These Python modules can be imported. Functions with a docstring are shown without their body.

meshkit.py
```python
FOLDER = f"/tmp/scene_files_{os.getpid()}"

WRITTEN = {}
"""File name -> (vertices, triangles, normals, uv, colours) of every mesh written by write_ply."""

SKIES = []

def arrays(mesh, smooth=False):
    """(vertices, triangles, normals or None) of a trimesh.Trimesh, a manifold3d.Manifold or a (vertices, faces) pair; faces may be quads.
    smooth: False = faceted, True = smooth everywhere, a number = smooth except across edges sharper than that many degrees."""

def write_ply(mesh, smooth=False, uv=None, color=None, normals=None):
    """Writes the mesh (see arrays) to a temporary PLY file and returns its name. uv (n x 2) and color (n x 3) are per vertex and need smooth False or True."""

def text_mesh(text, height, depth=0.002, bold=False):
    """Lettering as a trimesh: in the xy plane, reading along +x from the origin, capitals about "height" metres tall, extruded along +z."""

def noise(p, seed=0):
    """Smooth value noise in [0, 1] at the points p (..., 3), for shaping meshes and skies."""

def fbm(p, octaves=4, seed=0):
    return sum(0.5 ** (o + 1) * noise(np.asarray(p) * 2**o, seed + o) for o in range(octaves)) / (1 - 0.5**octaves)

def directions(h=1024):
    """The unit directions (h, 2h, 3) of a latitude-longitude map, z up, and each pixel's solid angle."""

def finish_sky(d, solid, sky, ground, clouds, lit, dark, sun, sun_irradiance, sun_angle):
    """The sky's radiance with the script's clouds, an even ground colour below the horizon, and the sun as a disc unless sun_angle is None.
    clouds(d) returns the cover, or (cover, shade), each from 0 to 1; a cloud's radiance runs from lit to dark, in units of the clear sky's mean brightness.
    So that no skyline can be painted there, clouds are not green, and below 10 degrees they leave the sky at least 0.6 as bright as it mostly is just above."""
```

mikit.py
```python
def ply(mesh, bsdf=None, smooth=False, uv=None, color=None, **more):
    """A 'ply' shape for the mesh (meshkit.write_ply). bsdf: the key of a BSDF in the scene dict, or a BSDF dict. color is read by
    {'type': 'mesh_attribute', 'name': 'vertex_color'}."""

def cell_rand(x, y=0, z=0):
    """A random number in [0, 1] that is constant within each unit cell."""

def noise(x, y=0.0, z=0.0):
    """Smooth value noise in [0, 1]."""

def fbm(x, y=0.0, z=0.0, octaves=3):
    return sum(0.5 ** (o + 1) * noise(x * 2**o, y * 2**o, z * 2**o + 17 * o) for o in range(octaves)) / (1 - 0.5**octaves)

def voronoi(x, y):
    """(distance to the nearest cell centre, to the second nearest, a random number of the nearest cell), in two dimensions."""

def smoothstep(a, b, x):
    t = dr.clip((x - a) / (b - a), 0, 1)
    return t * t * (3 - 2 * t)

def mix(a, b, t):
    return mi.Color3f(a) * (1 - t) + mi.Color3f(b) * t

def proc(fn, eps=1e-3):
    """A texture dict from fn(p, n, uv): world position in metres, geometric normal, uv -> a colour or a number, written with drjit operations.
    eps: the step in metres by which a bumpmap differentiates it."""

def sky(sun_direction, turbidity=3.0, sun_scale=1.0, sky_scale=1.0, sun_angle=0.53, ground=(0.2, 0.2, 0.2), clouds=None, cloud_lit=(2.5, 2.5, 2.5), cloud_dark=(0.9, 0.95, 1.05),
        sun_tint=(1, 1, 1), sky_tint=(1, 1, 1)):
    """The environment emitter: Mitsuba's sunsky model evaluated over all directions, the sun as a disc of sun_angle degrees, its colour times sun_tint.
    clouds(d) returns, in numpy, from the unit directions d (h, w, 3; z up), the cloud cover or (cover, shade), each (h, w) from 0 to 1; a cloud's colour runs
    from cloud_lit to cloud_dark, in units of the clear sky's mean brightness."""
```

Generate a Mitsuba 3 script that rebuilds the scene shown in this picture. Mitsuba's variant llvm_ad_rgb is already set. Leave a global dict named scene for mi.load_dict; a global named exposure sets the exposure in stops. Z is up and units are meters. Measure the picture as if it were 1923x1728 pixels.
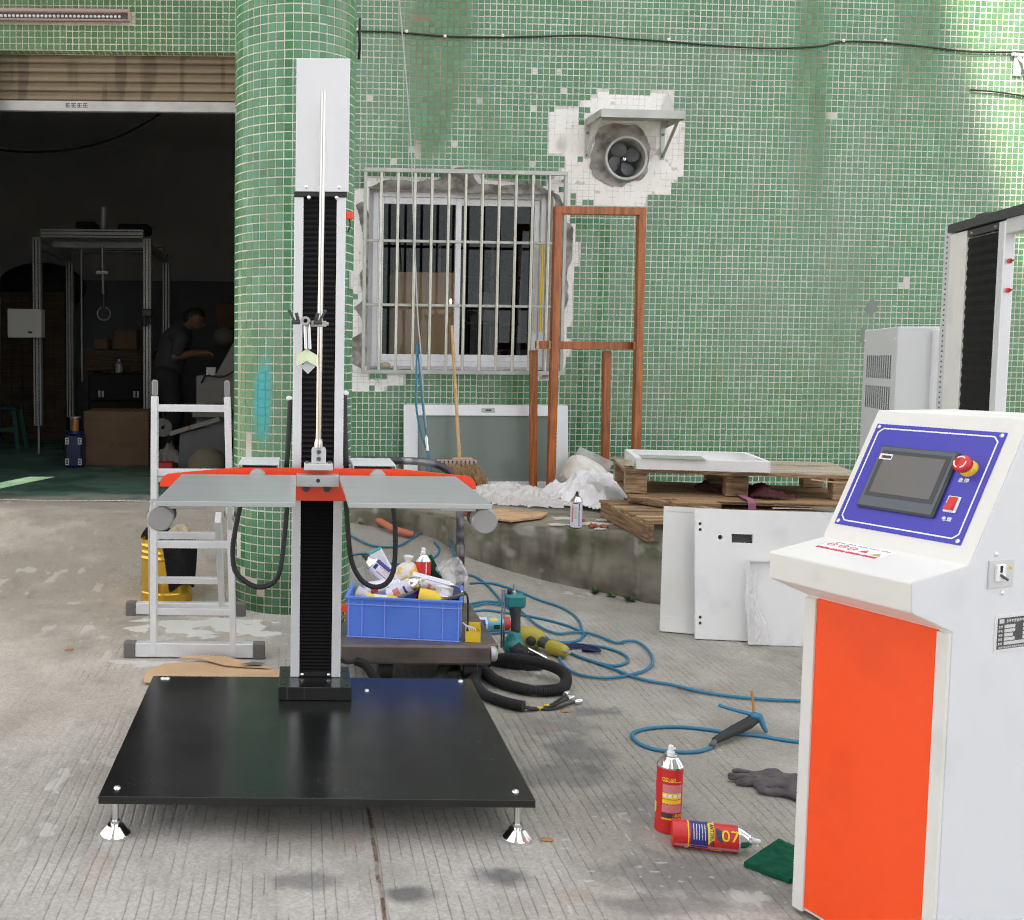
import math, random, numpy as np, trimesh, mitsuba as mi, drjit as dr, mikit, meshkit, manifold3d as m3
from shapely.geometry import Polygon, Point, box as sbox
from shapely.ops import unary_union
from mikit import noise, fbm, voronoi, cell_rand, smoothstep, mix
rng = np.random.default_rng(7); random.seed(7)
scene, labels, count = {}, {}, {}
V = lambda *a: np.array(a, float)
T = mi.ScalarTransform4f

# ---------------------------------------------------------------- camera, sky, exposure
PITCH, ROLL, EYE = math.radians(4.1), math.radians(.52), V(0, 0, 1.3)
_f = V(0, math.cos(PITCH), -math.sin(PITCH)); _u = V(0, math.sin(PITCH), math.cos(PITCH)); _r = V(1, 0, 0)
scene['camera'] = {'type': 'perspective', 'fov': math.degrees(2 * math.atan(961.5 / 2000)), 'fov_axis': 'x', 'near_clip': .05, 'far_clip': 1000.,
    'principal_point_offset_x': (961.5 - 560) / 1923, 'principal_point_offset_y': (864 - 813) / 1728,
    'to_world': T().look_at(origin=EYE.tolist(), target=(EYE + _f).tolist(), up=(_u * math.cos(ROLL) - _r * math.sin(ROLL)).tolist())}
def _clouds(d):
    n = meshkit.fbm(d * V(3, 3, 5) + 4, 4, 3)
    return np.clip(.62 + (n - .5) * 1.2, 0, 1), np.clip(.15 + (n - .5) * .8, 0, 1)
scene['sky'] = mikit.sky([-.184, -.614, .767], turbidity=4, sun_scale=1.0, clouds=_clouds, cloud_lit=(2.5, 2.4, 2.25), cloud_dark=(1.5, 1.5, 1.5), sky_tint=(1.05, 1, .96), ground=(.25, .24, .22))
exposure = 3.05

# ---------------------------------------------------------------- helpers
def srgb(r, g, b):
    c = V(r, g, b) / 255
    return np.where(c < .04045, c / 12.92, ((c + .055) / 1.055) ** 2.4).tolist()
def tex(c):
    return mikit.proc(c) if callable(c) else {'type': 'rgb', 'value': list(map(float, c))}
def M(name, col, rough=.5, metal=0., spec=.5, coat=0., bump=None, bscale=1., eps=1e-3, two=True):
    b = {'type': 'principled', 'base_color': col if isinstance(col, dict) else tex(col), 'roughness': tex(rough) if callable(rough) else rough, 'metallic': metal, 'specular': spec, 'clearcoat': coat, 'clearcoat_gloss': .9}
    if bump is not None:
        b = {'type': 'bumpmap', 'arbitrary': mikit.proc(bump, eps), 'scale': bscale, 'bsdf': b}
    scene['mat_' + name] = {'type': 'twosided', 'bsdf': b} if two else b
def _key(k):
    n = count.get(k, 0); count[k] = n + 1
    return k if n == 0 else f'{k}_{n:03d}'
def thing(name, label, cat, group=None):
    k = _key(name); labels[k] = {'label': label, 'category': cat}
    if group: labels[k]['group'] = group
    return k
PRE = None                                                    # a turn given to every mesh added while it is set
def part(parent, name, mesh, mat, smooth=False, label=None, kind=None, color=None):
    k = _key(parent + '__' + name)
    if isinstance(mesh, list): mesh = cat(mesh)
    if PRE is not None: mesh = xf(mesh, PRE)
    if color is not None: smooth = False
    scene[k] = mikit.ply(mesh, 'mat_' + mat, smooth=smooth, color=color)
    if label or kind:
        labels[k] = {}
        if label: labels[k]['label'] = label
        if kind: labels[k]['kind'] = kind
    return k
def one(name, label, catg, mesh, mat, smooth=False, group=None, kind=None, color=None):
    k = _key(name)
    if isinstance(mesh, list): mesh = cat(mesh)
    if PRE is not None: mesh = xf(mesh, PRE)
    scene[k] = mikit.ply(mesh, 'mat_' + mat, smooth=False if color is not None else smooth, color=color)
    labels[k] = {'label': label}
    if catg: labels[k]['category'] = catg
    if group: labels[k]['group'] = group
    if kind: labels[k]['kind'] = kind
    return k
def cat(ms): return trimesh.util.concatenate([m for m in ms if m is not None])
def mesh(v, f): return trimesh.Trimesh(np.asarray(v, float), np.asarray(f), process=False)
def xf(m, A):
    m = m.copy(); m.apply_transform(A); return m
def mat4(cols, o):
    A = np.eye(4); A[:3, 0], A[:3, 1], A[:3, 2], A[:3, 3] = *cols, o; return A
def rot(axis, deg, o=(0, 0, 0)): return trimesh.transformations.rotation_matrix(math.radians(deg), axis, o)
def tr(*v): return trimesh.transformations.translation_matrix(v)
def bx(lo, hi, c=0.0015):
    """a box between two corners, its edges chamfered by c"""
    lo, hi = np.minimum(lo, hi).astype(float), np.maximum(lo, hi).astype(float)
    c = min(c, .3 * (hi - lo).min())
    if c <= 0:
        return trimesh.creation.box(bounds=[lo, hi])
    pts = []
    for s in np.ndindex(2, 2, 2):
        p = np.where(s, hi, lo); q = np.where(s, -c, c)
        for k in range(3):
            a = p + q; a[k] = p[k]; pts.append(a)
    return trimesh.convex.convex_hull(np.array(pts))
def frame_z(d):
    d = np.asarray(d, float); d = d / np.linalg.norm(d)
    a = np.cross(d, [0, 0, 1] if abs(d[2]) < .9 else [1, 0, 0]); a /= np.linalg.norm(a)
    return a, np.cross(d, a), d
def cyl(p0, p1, r, n=20, r1=None, cap=True):
    p0, p1 = np.asarray(p0, float), np.asarray(p1, float); a, b, d = frame_z(p1 - p0); r1 = r if r1 is None else r1
    t = np.arange(n) * 2 * np.pi / n; ring = np.outer(np.cos(t), a) + np.outer(np.sin(t), b)
    v = np.vstack([p0 + ring * r, p1 + ring * r1, p0, p1]); i = np.arange(n); j = (i + 1) % n
    f = [np.stack([i, j, j + n], 1), np.stack([i, j + n, i + n], 1)]
    if cap: f += [np.stack([j, i, i * 0 + 2 * n], 1), np.stack([i + n, j + n, i * 0 + 2 * n + 1], 1)]
    return mesh(v, np.vstack(f))
def bar(p0, p1, w, h, up=(0, 0, 1), c=.001):
    """a square bar from p0 to p1: w across, h along up"""
    p0, p1 = np.asarray(p0, float), np.asarray(p1, float); d = p1 - p0; L = np.linalg.norm(d); d /= L
    if abs(np.dot(up, d)) > .999: up = (0, 1, 0)
    a = np.cross(up, d); a /= np.linalg.norm(a); b = np.cross(d, a)
    return xf(bx((-w / 2, -h / 2, 0), (w / 2, h / 2, L), c), mat4((a, b, d), p0))
def spline(pts, k=8):
    p = np.asarray(pts, float); p = np.vstack([2 * p[0] - p[1], p, 2 * p[-1] - p[-2]]); out = []
    for i in range(1, len(p) - 2):
        a, b, c, d = p[i - 1:i + 3]
        for t in np.arange(k) / k:
            out.append(.5 * (2 * b + (c - a) * t + (2 * a - 5 * b + 4 * c - d) * t * t + (3 * b - a - 3 * c + d) * t ** 3))
    out.append(p[-2]); return np.array(out)
def tube(pts, r, n=8, rad=None, cap=True):
    p = np.asarray(pts, float); m = len(p); t = np.gradient(p, axis=0); t /= np.maximum(np.linalg.norm(t, axis=1, keepdims=True), 1e-9)
    a, b, _ = frame_z(t[0]); A = []
    for i in range(m):
        a = a - t[i] * (a @ t[i]); a /= np.linalg.norm(a); A.append((a, np.cross(t[i], a)))
    th = np.arange(n) * 2 * np.pi / n
    rr = np.full(m, r) if rad is None else rad
    v = np.vstack([p[i] + rr[i] * (np.outer(np.cos(th), A[i][0]) + np.outer(np.sin(th), A[i][1])) for i in range(m)] + [p[:1], p[-1:]])
    k = np.arange(n); q = (k + 1) % n; f = []
    for i in range(m - 1):
        o = i * n; f += [np.stack([o + k, o + q, o + n + q], 1), np.stack([o + k, o + n + q, o + n + k], 1)]
    if cap: f += [np.stack([q, k, k * 0 + m * n], 1), np.stack([(m - 1) * n + k, (m - 1) * n + q, k * 0 + m * n + 1], 1)]
    return mesh(v, np.vstack(f))
def resample(p, step):
    p = np.asarray(p, float); s = np.r_[0, np.cumsum(np.linalg.norm(np.diff(p, axis=0), axis=1))]
    q = np.linspace(0, s[-1], max(3, int(s[-1] / step)))
    return np.stack([np.interp(q, s, p[:, k]) for k in range(3)], 1)
def lathe(prof, n=24, o=(0, 0, 0), d=(0, 0, 1)):
    """profile of (r, z) turned about the axis d at o"""
    a, b, c = frame_z(d); o = np.asarray(o, float); th = np.arange(n) * 2 * np.pi / n; k = np.arange(n); q = (k + 1) % n
    ring = np.outer(np.cos(th), a) + np.outer(np.sin(th), b)
    v = np.vstack([o + c * z + ring * max(r, 1e-5) for r, z in prof]); f = []
    for i in range(len(prof) - 1):
        f += [np.stack([i * n + k, i * n + q, i * n + n + q], 1), np.stack([i * n + k, i * n + n + q, i * n + n + k], 1)]
    return mesh(v, np.vstack(f))
def extr(poly, h):
    poly = poly if hasattr(poly, 'exterior') or hasattr(poly, 'geoms') else Polygon(poly)
    return cat([trimesh.creation.extrude_polygon(g, h, engine='earcut') for g in getattr(poly, 'geoms', [poly])])
AX_X = mat4((V(0, 1, 0), V(0, 0, 1), V(1, 0, 0)), (0, 0, 0))     # polygon (y, z) pushed along +x
AX_Y = mat4((V(1, 0, 0), V(0, 0, 1), V(0, -1, 0)), (0, 0, 0))    # polygon (x, z) pushed along -y
def prx(poly, x0, x1): return xf(xf(extr(poly, x1 - x0), AX_X), tr(x0, 0, 0))
def pry(poly, y_back, t): return xf(xf(extr(poly, t), AX_Y), tr(0, y_back, 0))
def ball(c, r, n=2, s=(1, 1, 1)):
    m = trimesh.creation.icosphere(n, r); m.apply_scale(s); m.apply_translation(c); return m
def text_on(text, h, A, depth=.0008, bold=False, center=True):
    m = meshkit.text_mesh(text, h, depth, bold)
    if center: m.apply_translation([-m.bounds[:, 0].mean(), -m.bounds[:, 1].mean(), 0])
    return xf(m, A)
def strokes(segs, h, w, A, depth=.0006):
    """a character drawn from strokes ((x0, y0, x1, y1) in a unit square), h tall, laid in the xy plane of A"""
    out = []
    for x0, y0, x1, y1 in segs:
        p, q = V(x0 - .5, y0 - .5, 0) * h, V(x1 - .5, y1 - .5, 0) * h; L = np.linalg.norm(q - p); d = (q - p) / L
        out.append(xf(bx((-w / 2, -w / 2, 0), (L + w / 2, w / 2, depth), 0), mat4((d, np.cross([0, 0, 1], d), V(0, 0, 1)), p)))
    return xf(cat(out), A)
def union(ms):
    return m3.Manifold.batch_boolean(ms, m3.OpType.Add)
def body(chains, step=.03, rounds=8):
    """one continuous figure from chains of (point, radius)"""
    bones = []
    for ch in chains:
        for (p, r), (q, s) in zip(ch[:-1], ch[1:]):
            bones.append(m3.Manifold.batch_hull([m3.Manifold.sphere(r, 16).translate(list(map(float, p))), m3.Manifold.sphere(s, 16).translate(list(map(float, q)))]))
    m = union(bones).refine_to_length(step).to_mesh()
    t = trimesh.Trimesh(m.vert_properties[:, :3], m.tri_verts, process=True)
    trimesh.smoothing.filter_taubin(t, iterations=rounds)
    return t
def sheet(nx, ny, fn):
    """a grid of points fn(u, v) for u, v in [0, 1]"""
    u, v = np.meshgrid(np.linspace(0, 1, nx), np.linspace(0, 1, ny), indexing='ij')
    p = fn(u.ravel(), v.ravel()); i = np.arange(nx * ny).reshape(nx, ny)
    a, b, c, d = i[:-1, :-1].ravel(), i[1:, :-1].ravel(), i[1:, 1:].ravel(), i[:-1, 1:].ravel()
    return mesh(p, np.vstack([np.stack([a, b, c], 1), np.stack([a, c, d], 1)]))
def lump(outline, h, base, seed=1, amp=.5, freq=9., step=.02, ridge=True):
    """a crumpled heap over an outline: height rises from the rim to about h; base(x, y) is the ground below"""
    P = Polygon(outline); x0, y0, x1, y1 = P.bounds
    xs, ys = np.arange(x0, x1 + step, step), np.arange(y0, y1 + step, step)
    X, Y = np.meshgrid(xs, ys, indexing='ij'); import shapely
    pt = shapely.points(X.ravel(), Y.ravel()); ins = shapely.contains(P, pt).reshape(X.shape); dist = shapely.distance(shapely.boundary(P), pt).reshape(X.shape)
    q = np.stack([X, Y, X * 0], -1); n = meshkit.fbm(q * freq, 4, seed)
    if ridge: n = 1 - np.abs(2 * n - 1) * 1.8
    t = np.clip(dist / (.5 * math.sqrt(P.area)), 0, 1); t = t ** .6
    Z = base(X, Y) + .002 + np.where(ins, h * t * (1 - amp + amp * n), 0)
    i = np.arange(X.size).reshape(X.shape); ok = ins[:-1, :-1] & ins[1:, :-1] & ins[1:, 1:] & ins[:-1, 1:]
    a, b, c, d = (s[ok] for s in (i[:-1, :-1], i[1:, :-1], i[1:, 1:], i[:-1, 1:]))
    m = mesh(np.stack([X, Y, Z], -1).reshape(-1, 3), np.vstack([np.stack([a, b, c], 1), np.stack([a, c, d], 1)])); m.remove_unreferenced_vertices(); return m
def sstep(a, b, t):
    t = np.clip((t - a) / (b - a), 0, 1); return t * t * (3 - 2 * t)
def gz(x, y):
    """height of the yard: flat, then a ramp up to the garage door"""
    x, y = np.asarray(x, float), np.asarray(y, float)
    return .233 * np.clip((y - 5.6) / 1.3, 0, 1) * (1 - sstep(.9, 1.7, x))
def onground(pts, r, n=8, k=6, lift=0.):
    p = spline([(x, y, 0) for x, y in pts], k); p[:, 2] = gz(p[:, 0], p[:, 1]) + r + lift
    return tube(p, r, n)
PH = .34                                                       # top of the raised pavement
# frame of the right-hand wall: s along it, y into it (negative = towards the yard), z up
TH = math.radians(3.7); W0 = V(.7, 7.85, 0); WT = V(math.cos(TH), math.sin(TH), 0); WI = V(-math.sin(TH), math.cos(TH), 0)
MW = mat4((WT, WI, V(0, 0, 1)), W0)
def wl(m): return xf(m, MW)

# ---------------------------------------------------------------- materials
VC = {'type': 'mesh_attribute', 'name': 'vertex_color'}
def _ground(p, n, uv):
    x, y = p.x, p.y
    big, mid, fine = fbm(x * .9, y * .9, 0., 4), fbm(x * 5, y * 5, 3., 3), noise(x * 170, y * 170)
    c = mix((.30, .28, .25), (.43, .41, .38), smoothstep(.3, .72, big * .6 + mid * .4)) * (.86 + .28 * fine)
    c = c * mix((1, 1, 1), (1.10, 1.03, .95), smoothstep(.1, -.6, x) * smoothstep(2.6, 4.2, y) * .6)
    c = c * (1 - .14 * smoothstep(.5, .85, fbm(x * 14, y * 9, 9., 4)))
    wob = (fbm(x * 9, y * 5, 5., 4) - .5) * .011
    fx = (x + wob) / .0295; fx = dr.abs(fx - dr.floor(fx) - .5) * .0295
    keep = smoothstep(.36, .55, fbm(x * 2.4, y * .9, 7., 3) + .16 * smoothstep(.1, .6, x) - .22 * smoothstep(-.55, -.9, x) * smoothstep(2.6, 3.2, y) + .1 * smoothstep(3., 2.4, y)) * smoothstep(5.6, 5.0, y)
    g = smoothstep(.0028, .0006, fx) * keep * smoothstep(.3, .58, noise(x * 34, y * 11)) * (.55 + .45 * noise(x * 34, y * 50, 3.))
    c = c * (1 - .46 * g)
    for sx, sy, rx, ry, a in STAINS:
        d = dr.sqrt(dr.square((x - sx) / rx) + dr.square((y - sy) / ry)) + (fbm(x * 16, y * 16, 2., 3) - .5) * .9
        c = mix(c, mi.Color3f(.085, .085, .095), a * smoothstep(1.1, .3, d))
    j = dr.abs(x - .213 - (fbm(y * 5, 1.5, 0., 3) - .5) * .02)
    c = mix(c, mix((.05, .035, .025), (.22, .16, .12), noise(x * 150, y * 90)), smoothstep(.008, .003, j) * (.45 + .55 * smoothstep(.35, .55, noise(x * 20, y * 26))) * smoothstep(3.95, 3.8, y))
    d = dr.sqrt(dr.square((x + .42) / .46) + dr.square((y - 5.02) / .19)) + (fbm(x * 8, y * 11, 4., 4) - .5) * 1.2
    pw = smoothstep(.95, .85, d) * smoothstep(.66, .6, fbm(x * 9, y * 9, 12., 3)) * .8
    c = mix(c, mi.Color3f(.62, .62, .59), pw)
    d = dr.sqrt(dr.square((x + .5) / .35) + dr.square((y - 4.42) / .06)) + (fbm(x * 20, y * 20, 4., 3) - .5) * 1.6
    c = mix(c, mi.Color3f(.58, .58, .57), smoothstep(.8, .7, d) * .6)
    sp = smoothstep(.90, .94, noise(x * 55, y * 40, 2.)) * smoothstep(.55, .7, noise(x * 2.2, y * 2.2, 8.))
    c = mix(c, mi.Color3f(.58, .58, .56), sp * .4)
    scuff = smoothstep(.70, .76, fbm(x * 11, y * 6, 21., 4)) * smoothstep(.45, .65, noise(x * 1.7, y * 1.7, 5.))
    c = mix(c, mi.Color3f(.56, .55, .53), scuff * .45)
    rd = smoothstep(.74, .82, fbm(x * 6, y * 6, 31., 3))
    return mix(c, mi.Color3f(.34, .20, .13), rd * .18)
STAINS = [(.53, 2.582, .085, .07, .75), (.282, 2.50, .07, .05, .75), (.03, 2.56, .11, .06, .55), (.95, 3.46, .14, .22, .55), (.78, 3.25, .32, .14, .5), (1.0, 2.62, .3, .14, .55), (1.10, 3.86, .12, .06, .6),
          (.92, 3.70, .18, .12, .4), (.88, 2.46, .2, .06, .5), (1.02, 3.0, .16, .2, .4), (.1, 3.2, .6, .5, .15), (1.25, 2.5, .2, .1, .4), (1.55, 4.1, .12, .08, .35)]
def _ground_b(p, n, uv):
    x, y = p.x, p.y
    wob = (fbm(x * 9, y * 5, 5., 4) - .5) * .011
    fx = (x + wob) / .0295; fx = dr.abs(fx - dr.floor(fx) - .5) * .0295
    return fbm(x * 60, y * 60, 1., 3) * .0025 - smoothstep(.0045, .001, fx) * .002 * smoothstep(5.6, 5.0, y)
M('ground', _ground, .75, spec=.3, bump=_ground_b, eps=.002)
def _ledge(p, n, uv):
    x, y, z = p.x, p.y, p.z
    f = fbm(x * 3, y * 3, z * 7, 4); g = fbm(x * 11, y * 11, z * 4, 3)
    c = mix((.125, .11, .085), (.28, .255, .21), smoothstep(.32, .68, f * .65 + g * .35))
    face = smoothstep(.6, .3, n.z)
    streak = fbm(x * 16, y * 16, z * 2.2, 3)
    c = c * (1 - face * .34 * smoothstep(.42, .66, streak)); c = mix(c, mi.Color3f(.40, .39, .36), face * .6 * smoothstep(.6, .72, fbm(x * 6 + 3, y * 6, z * 6, 3)))
    moss = smoothstep(.5, .66, fbm(x * 8, y * 8, z * 8 + 4, 4)) * smoothstep(.16, .33, z) * (.35 + .65 * face)
    return mix(c, mi.Color3f(.075, .095, .03), moss * .8)
M('ledge', _ledge, .8, spec=.3, bump=lambda p, n, uv: fbm(p.x * 22, p.y * 22, p.z * 22, 4) * .012, eps=.003)
def _mortar(p, n, uv):
    s = (p.x - .7) * math.cos(TH) + (p.y - 7.85) * math.sin(TH); z = p.z
    c = mix((.48, .485, .45), (.64, .65, .62), fbm(s * 4, z * 4, 2., 3)) * (.93 + .12 * noise(s * 60, z * 60))
    br = smoothstep(.42, .70, fbm(s * 2.3, z * .55, 1., 3) + .42 * dr.exp(-dr.square((s - .3) / .24)) * smoothstep(2.4, 3.0, z) - .12)
    c = mix(c, mi.Color3f(.17, .15, .085), br * .85)
    gs, gy = s / .0445, z / .0445
    ln = smoothstep(.06, .02, dr.minimum(dr.abs(gs - dr.floor(gs + .5)), dr.abs(gy - dr.floor(gy + .5)))) * smoothstep(.5, .7, noise(s * 19, z * 19, 3.))
    c = c * (1 - .45 * ln)
    return mix(c, mi.Color3f(.5, .42, .3), smoothstep(.62, .8, fbm(s * 7, z * 3, 8., 3)) * .4)
M('mortar', _mortar, .8, spec=.2)
def _pillar_mortar(p, n, uv):
    dx = (p.x + .178) / .048; dz = (p.z - 1.075) / .20
    d = dr.sqrt(dx * dx + dz * dz) + (fbm(p.x * 30, p.z * 24, 2., 3) - .5) * .5
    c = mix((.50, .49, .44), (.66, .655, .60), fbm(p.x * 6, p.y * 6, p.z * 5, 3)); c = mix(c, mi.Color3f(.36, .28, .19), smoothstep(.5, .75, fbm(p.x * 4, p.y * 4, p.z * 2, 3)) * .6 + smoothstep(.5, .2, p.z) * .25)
    return mix(c, mi.Color3f(.03, .34, .36), smoothstep(1.2, .7, d) * .9)
M('pillar_mortar', _pillar_mortar, .8, spec=.2)
def _bare(p, n, uv):
    q = (p.x - .7) * math.cos(TH) + (p.y - 7.85) * math.sin(TH); z = p.z; gs, gy = q / .0445, z / .0445
    c = mix((.76, .745, .72), (.88, .88, .875), fbm(q * 5, z * 5, 1., 3)) * (.95 + .07 * noise(q * 110, z * 110)) * (1 - .3 * smoothstep(.6, .82, fbm(q * 9, z * 3.5, 4., 3)))
    ln = smoothstep(.07, .02, dr.minimum(dr.abs(gs - dr.floor(gs + .5)), dr.abs(gy - dr.floor(gy + .5)))) * smoothstep(.42, .6, noise(q * 15, z * 15, 3.))
    return mix(c * (1 - .28 * ln), mi.Color3f(.45, .36, .26), smoothstep(.72, .82, fbm(q * 17, z * 17, 8., 3)) * .6)
M('bare_mortar', _bare, .85, spec=.2, bump=lambda p, n, uv: fbm(p.x * 70, p.z * 70, 1., 3) * .004, eps=.002)
def _tilewall(p, n, uv):
    s = p.x; z = p.z; gs, gy = s / .0445, z / .0445
    ln = dr.minimum(dr.abs(gs - dr.floor(gs + .5)), dr.abs(gy - dr.floor(gy + .5)))
    return mix(mix((.06, .19, .09), (.09, .25, .13), cell_rand(dr.floor(gs), dr.floor(gy))), mi.Color3f(.62, .6, .55), smoothstep(.1, .07, ln))
M('far_tiles', _tilewall, .3)
M('glaze', VC, .16, spec=.5, coat=.2)
def _cement(p, n, uv):
    f = fbm(p.x * 14, p.y * 14, p.z * 14, 4)
    return mix((.15, .14, .13), (.36, .345, .335), smoothstep(.3, .7, f))
M('cement', _cement, .9, spec=.2, bump=lambda p, n, uv: fbm(p.x * 40, p.y * 40, p.z * 40, 4) * .015, eps=.002)
def _render(p, n, uv): return mix((.42, .41, .42), (.60, .59, .60), fbm(p.x * 8, p.y * 8, p.z * 8, 3))
M('reveal', _render, .85, spec=.2)
def grainy(a, b, sx, sy, sz, dirt=.35):
    def fn(p, n, uv):
        g = fbm(p.x * sx, p.y * sy, p.z * sz, 4); r = noise(p.x * sx * 3.1, p.y * sy * 3.1, p.z * sz * 3.1)
        return mix(a, b, smoothstep(.28, .72, g * .7 + r * .3)) * (1 - dirt * smoothstep(.55, .75, fbm(p.x * 5, p.y * 5, p.z * 5, 3)))
    return fn
M('wood_x', grainy((.16, .095, .05), (.38, .25, .145), 3, 70, 70, .45), .8, spec=.25)
M('wood_x_pale', grainy((.22, .14, .08), (.46, .33, .21), 3, 70, 70, .4), .8, spec=.25)
M('wood_y', grainy((.14, .085, .05), (.34, .22, .13), 70, 3, 70), .75, spec=.3)
M('varnish', grainy((.20, .048, .008), (.40, .115, .018), 60, 60, 2.5, .2), .34, spec=.5, coat=.15)
M('board', grainy((.42, .25, .13), (.60, .40, .24), 8, 40, 40, .25), .7)
M('bamboo', grainy((.45, .27, .10), (.62, .42, .2), 90, 90, 3), .5)
def flat(a, b, k, amt=1.):
    return lambda p, n, uv: mix(a, b, fbm(p.x * k, p.y * k, p.z * k, 3) * amt)
def smear(lo, hi):
    return lambda p, n, uv: lo + (hi - lo) * smoothstep(.3, .7, fbm(p.x * 7, p.y * 7, p.z * 3.5, 3))
def grubby(c, a=.10):
    def fn(p, n, uv):
        d = smoothstep(.58, .78, fbm(p.x * 9, p.y * 9, p.z * 6, 4)) * a
        return mi.Color3f(c) * (1 - d)
    return fn
M('cardboard', flat((.42, .27, .15), (.58, .40, .25), 6), .8)
M('white', grubby((.79, .79, .79), .08), .38)
M('white_dirty', flat((.58, .57, .54), (.80, .80, .79), 5), .42)
M('cream', grubby((.70, .69, .655), .09), smear(.34, .5))
M('grey_light', (.55, .56, .57), .42)
M('alu', flat((.66, .67, .69), (.82, .83, .85), 9), .4, metal=.45)
M('alu_white', (.70, .715, .74), .35, metal=.25)
M('alu_dull', flat((.40, .40, .40), (.58, .58, .58), 12), .5, metal=.6)
M('wing', lambda p, n, uv: mi.Color3f(.47, .495, .50) * (.93 + .13 * fbm(p.x * 4, p.y * 22, p.z * 5, 3)), .36, metal=.55)
M('chrome', (.86, .86, .87), .05, metal=1.)
M('steel', (.62, .60, .57), .2, metal=1.)
M('grille', flat((.42, .42, .37), (.62, .62, .56), 20), .35, metal=.7)
M('zinc', flat((.33, .35, .33), (.52, .54, .51), 10), .5, metal=.45)
M('black', (.012, .012, .013), .28, spec=.5)
def _dust(p, n, uv):
    d = smoothstep(.5, .8, fbm(p.x * 5, p.y * 5, 2., 4)) * .006 + smoothstep(.88, .93, noise(p.x * 140, p.y * 140)) * smoothstep(.6, .75, noise(p.x * 9, p.y * 9, 4.)) * .03
    return mi.Color3f(.011, .012, .012) + mi.Color3f(d)
M('black_plate', _dust, smear(.18, .23), spec=.55, bump=lambda p, n, uv: noise(p.x * 500, p.y * 500) * .00012, eps=.0006)
M('black_matt', (.014, .014, .015), .7, spec=.3)
M('bellows', (.006, .006, .007), .55, spec=.25)
M('rubber', (.022, .022, .024), .6)
M('charcoal', (.05, .052, .055), .4)
M('dark_grey', (.11, .115, .12), .5)
M('orange', (.86, .055, .008), .33, coat=.3)
M('orange_panel', grubby((.93, .078, .007), .07), smear(.30, .46), coat=.2)
M('red', (.58, .02, .02), .28, coat=.4)
M('cardboard_dim', flat((.13, .075, .042), (.18, .115, .07), 6), .8)
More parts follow.
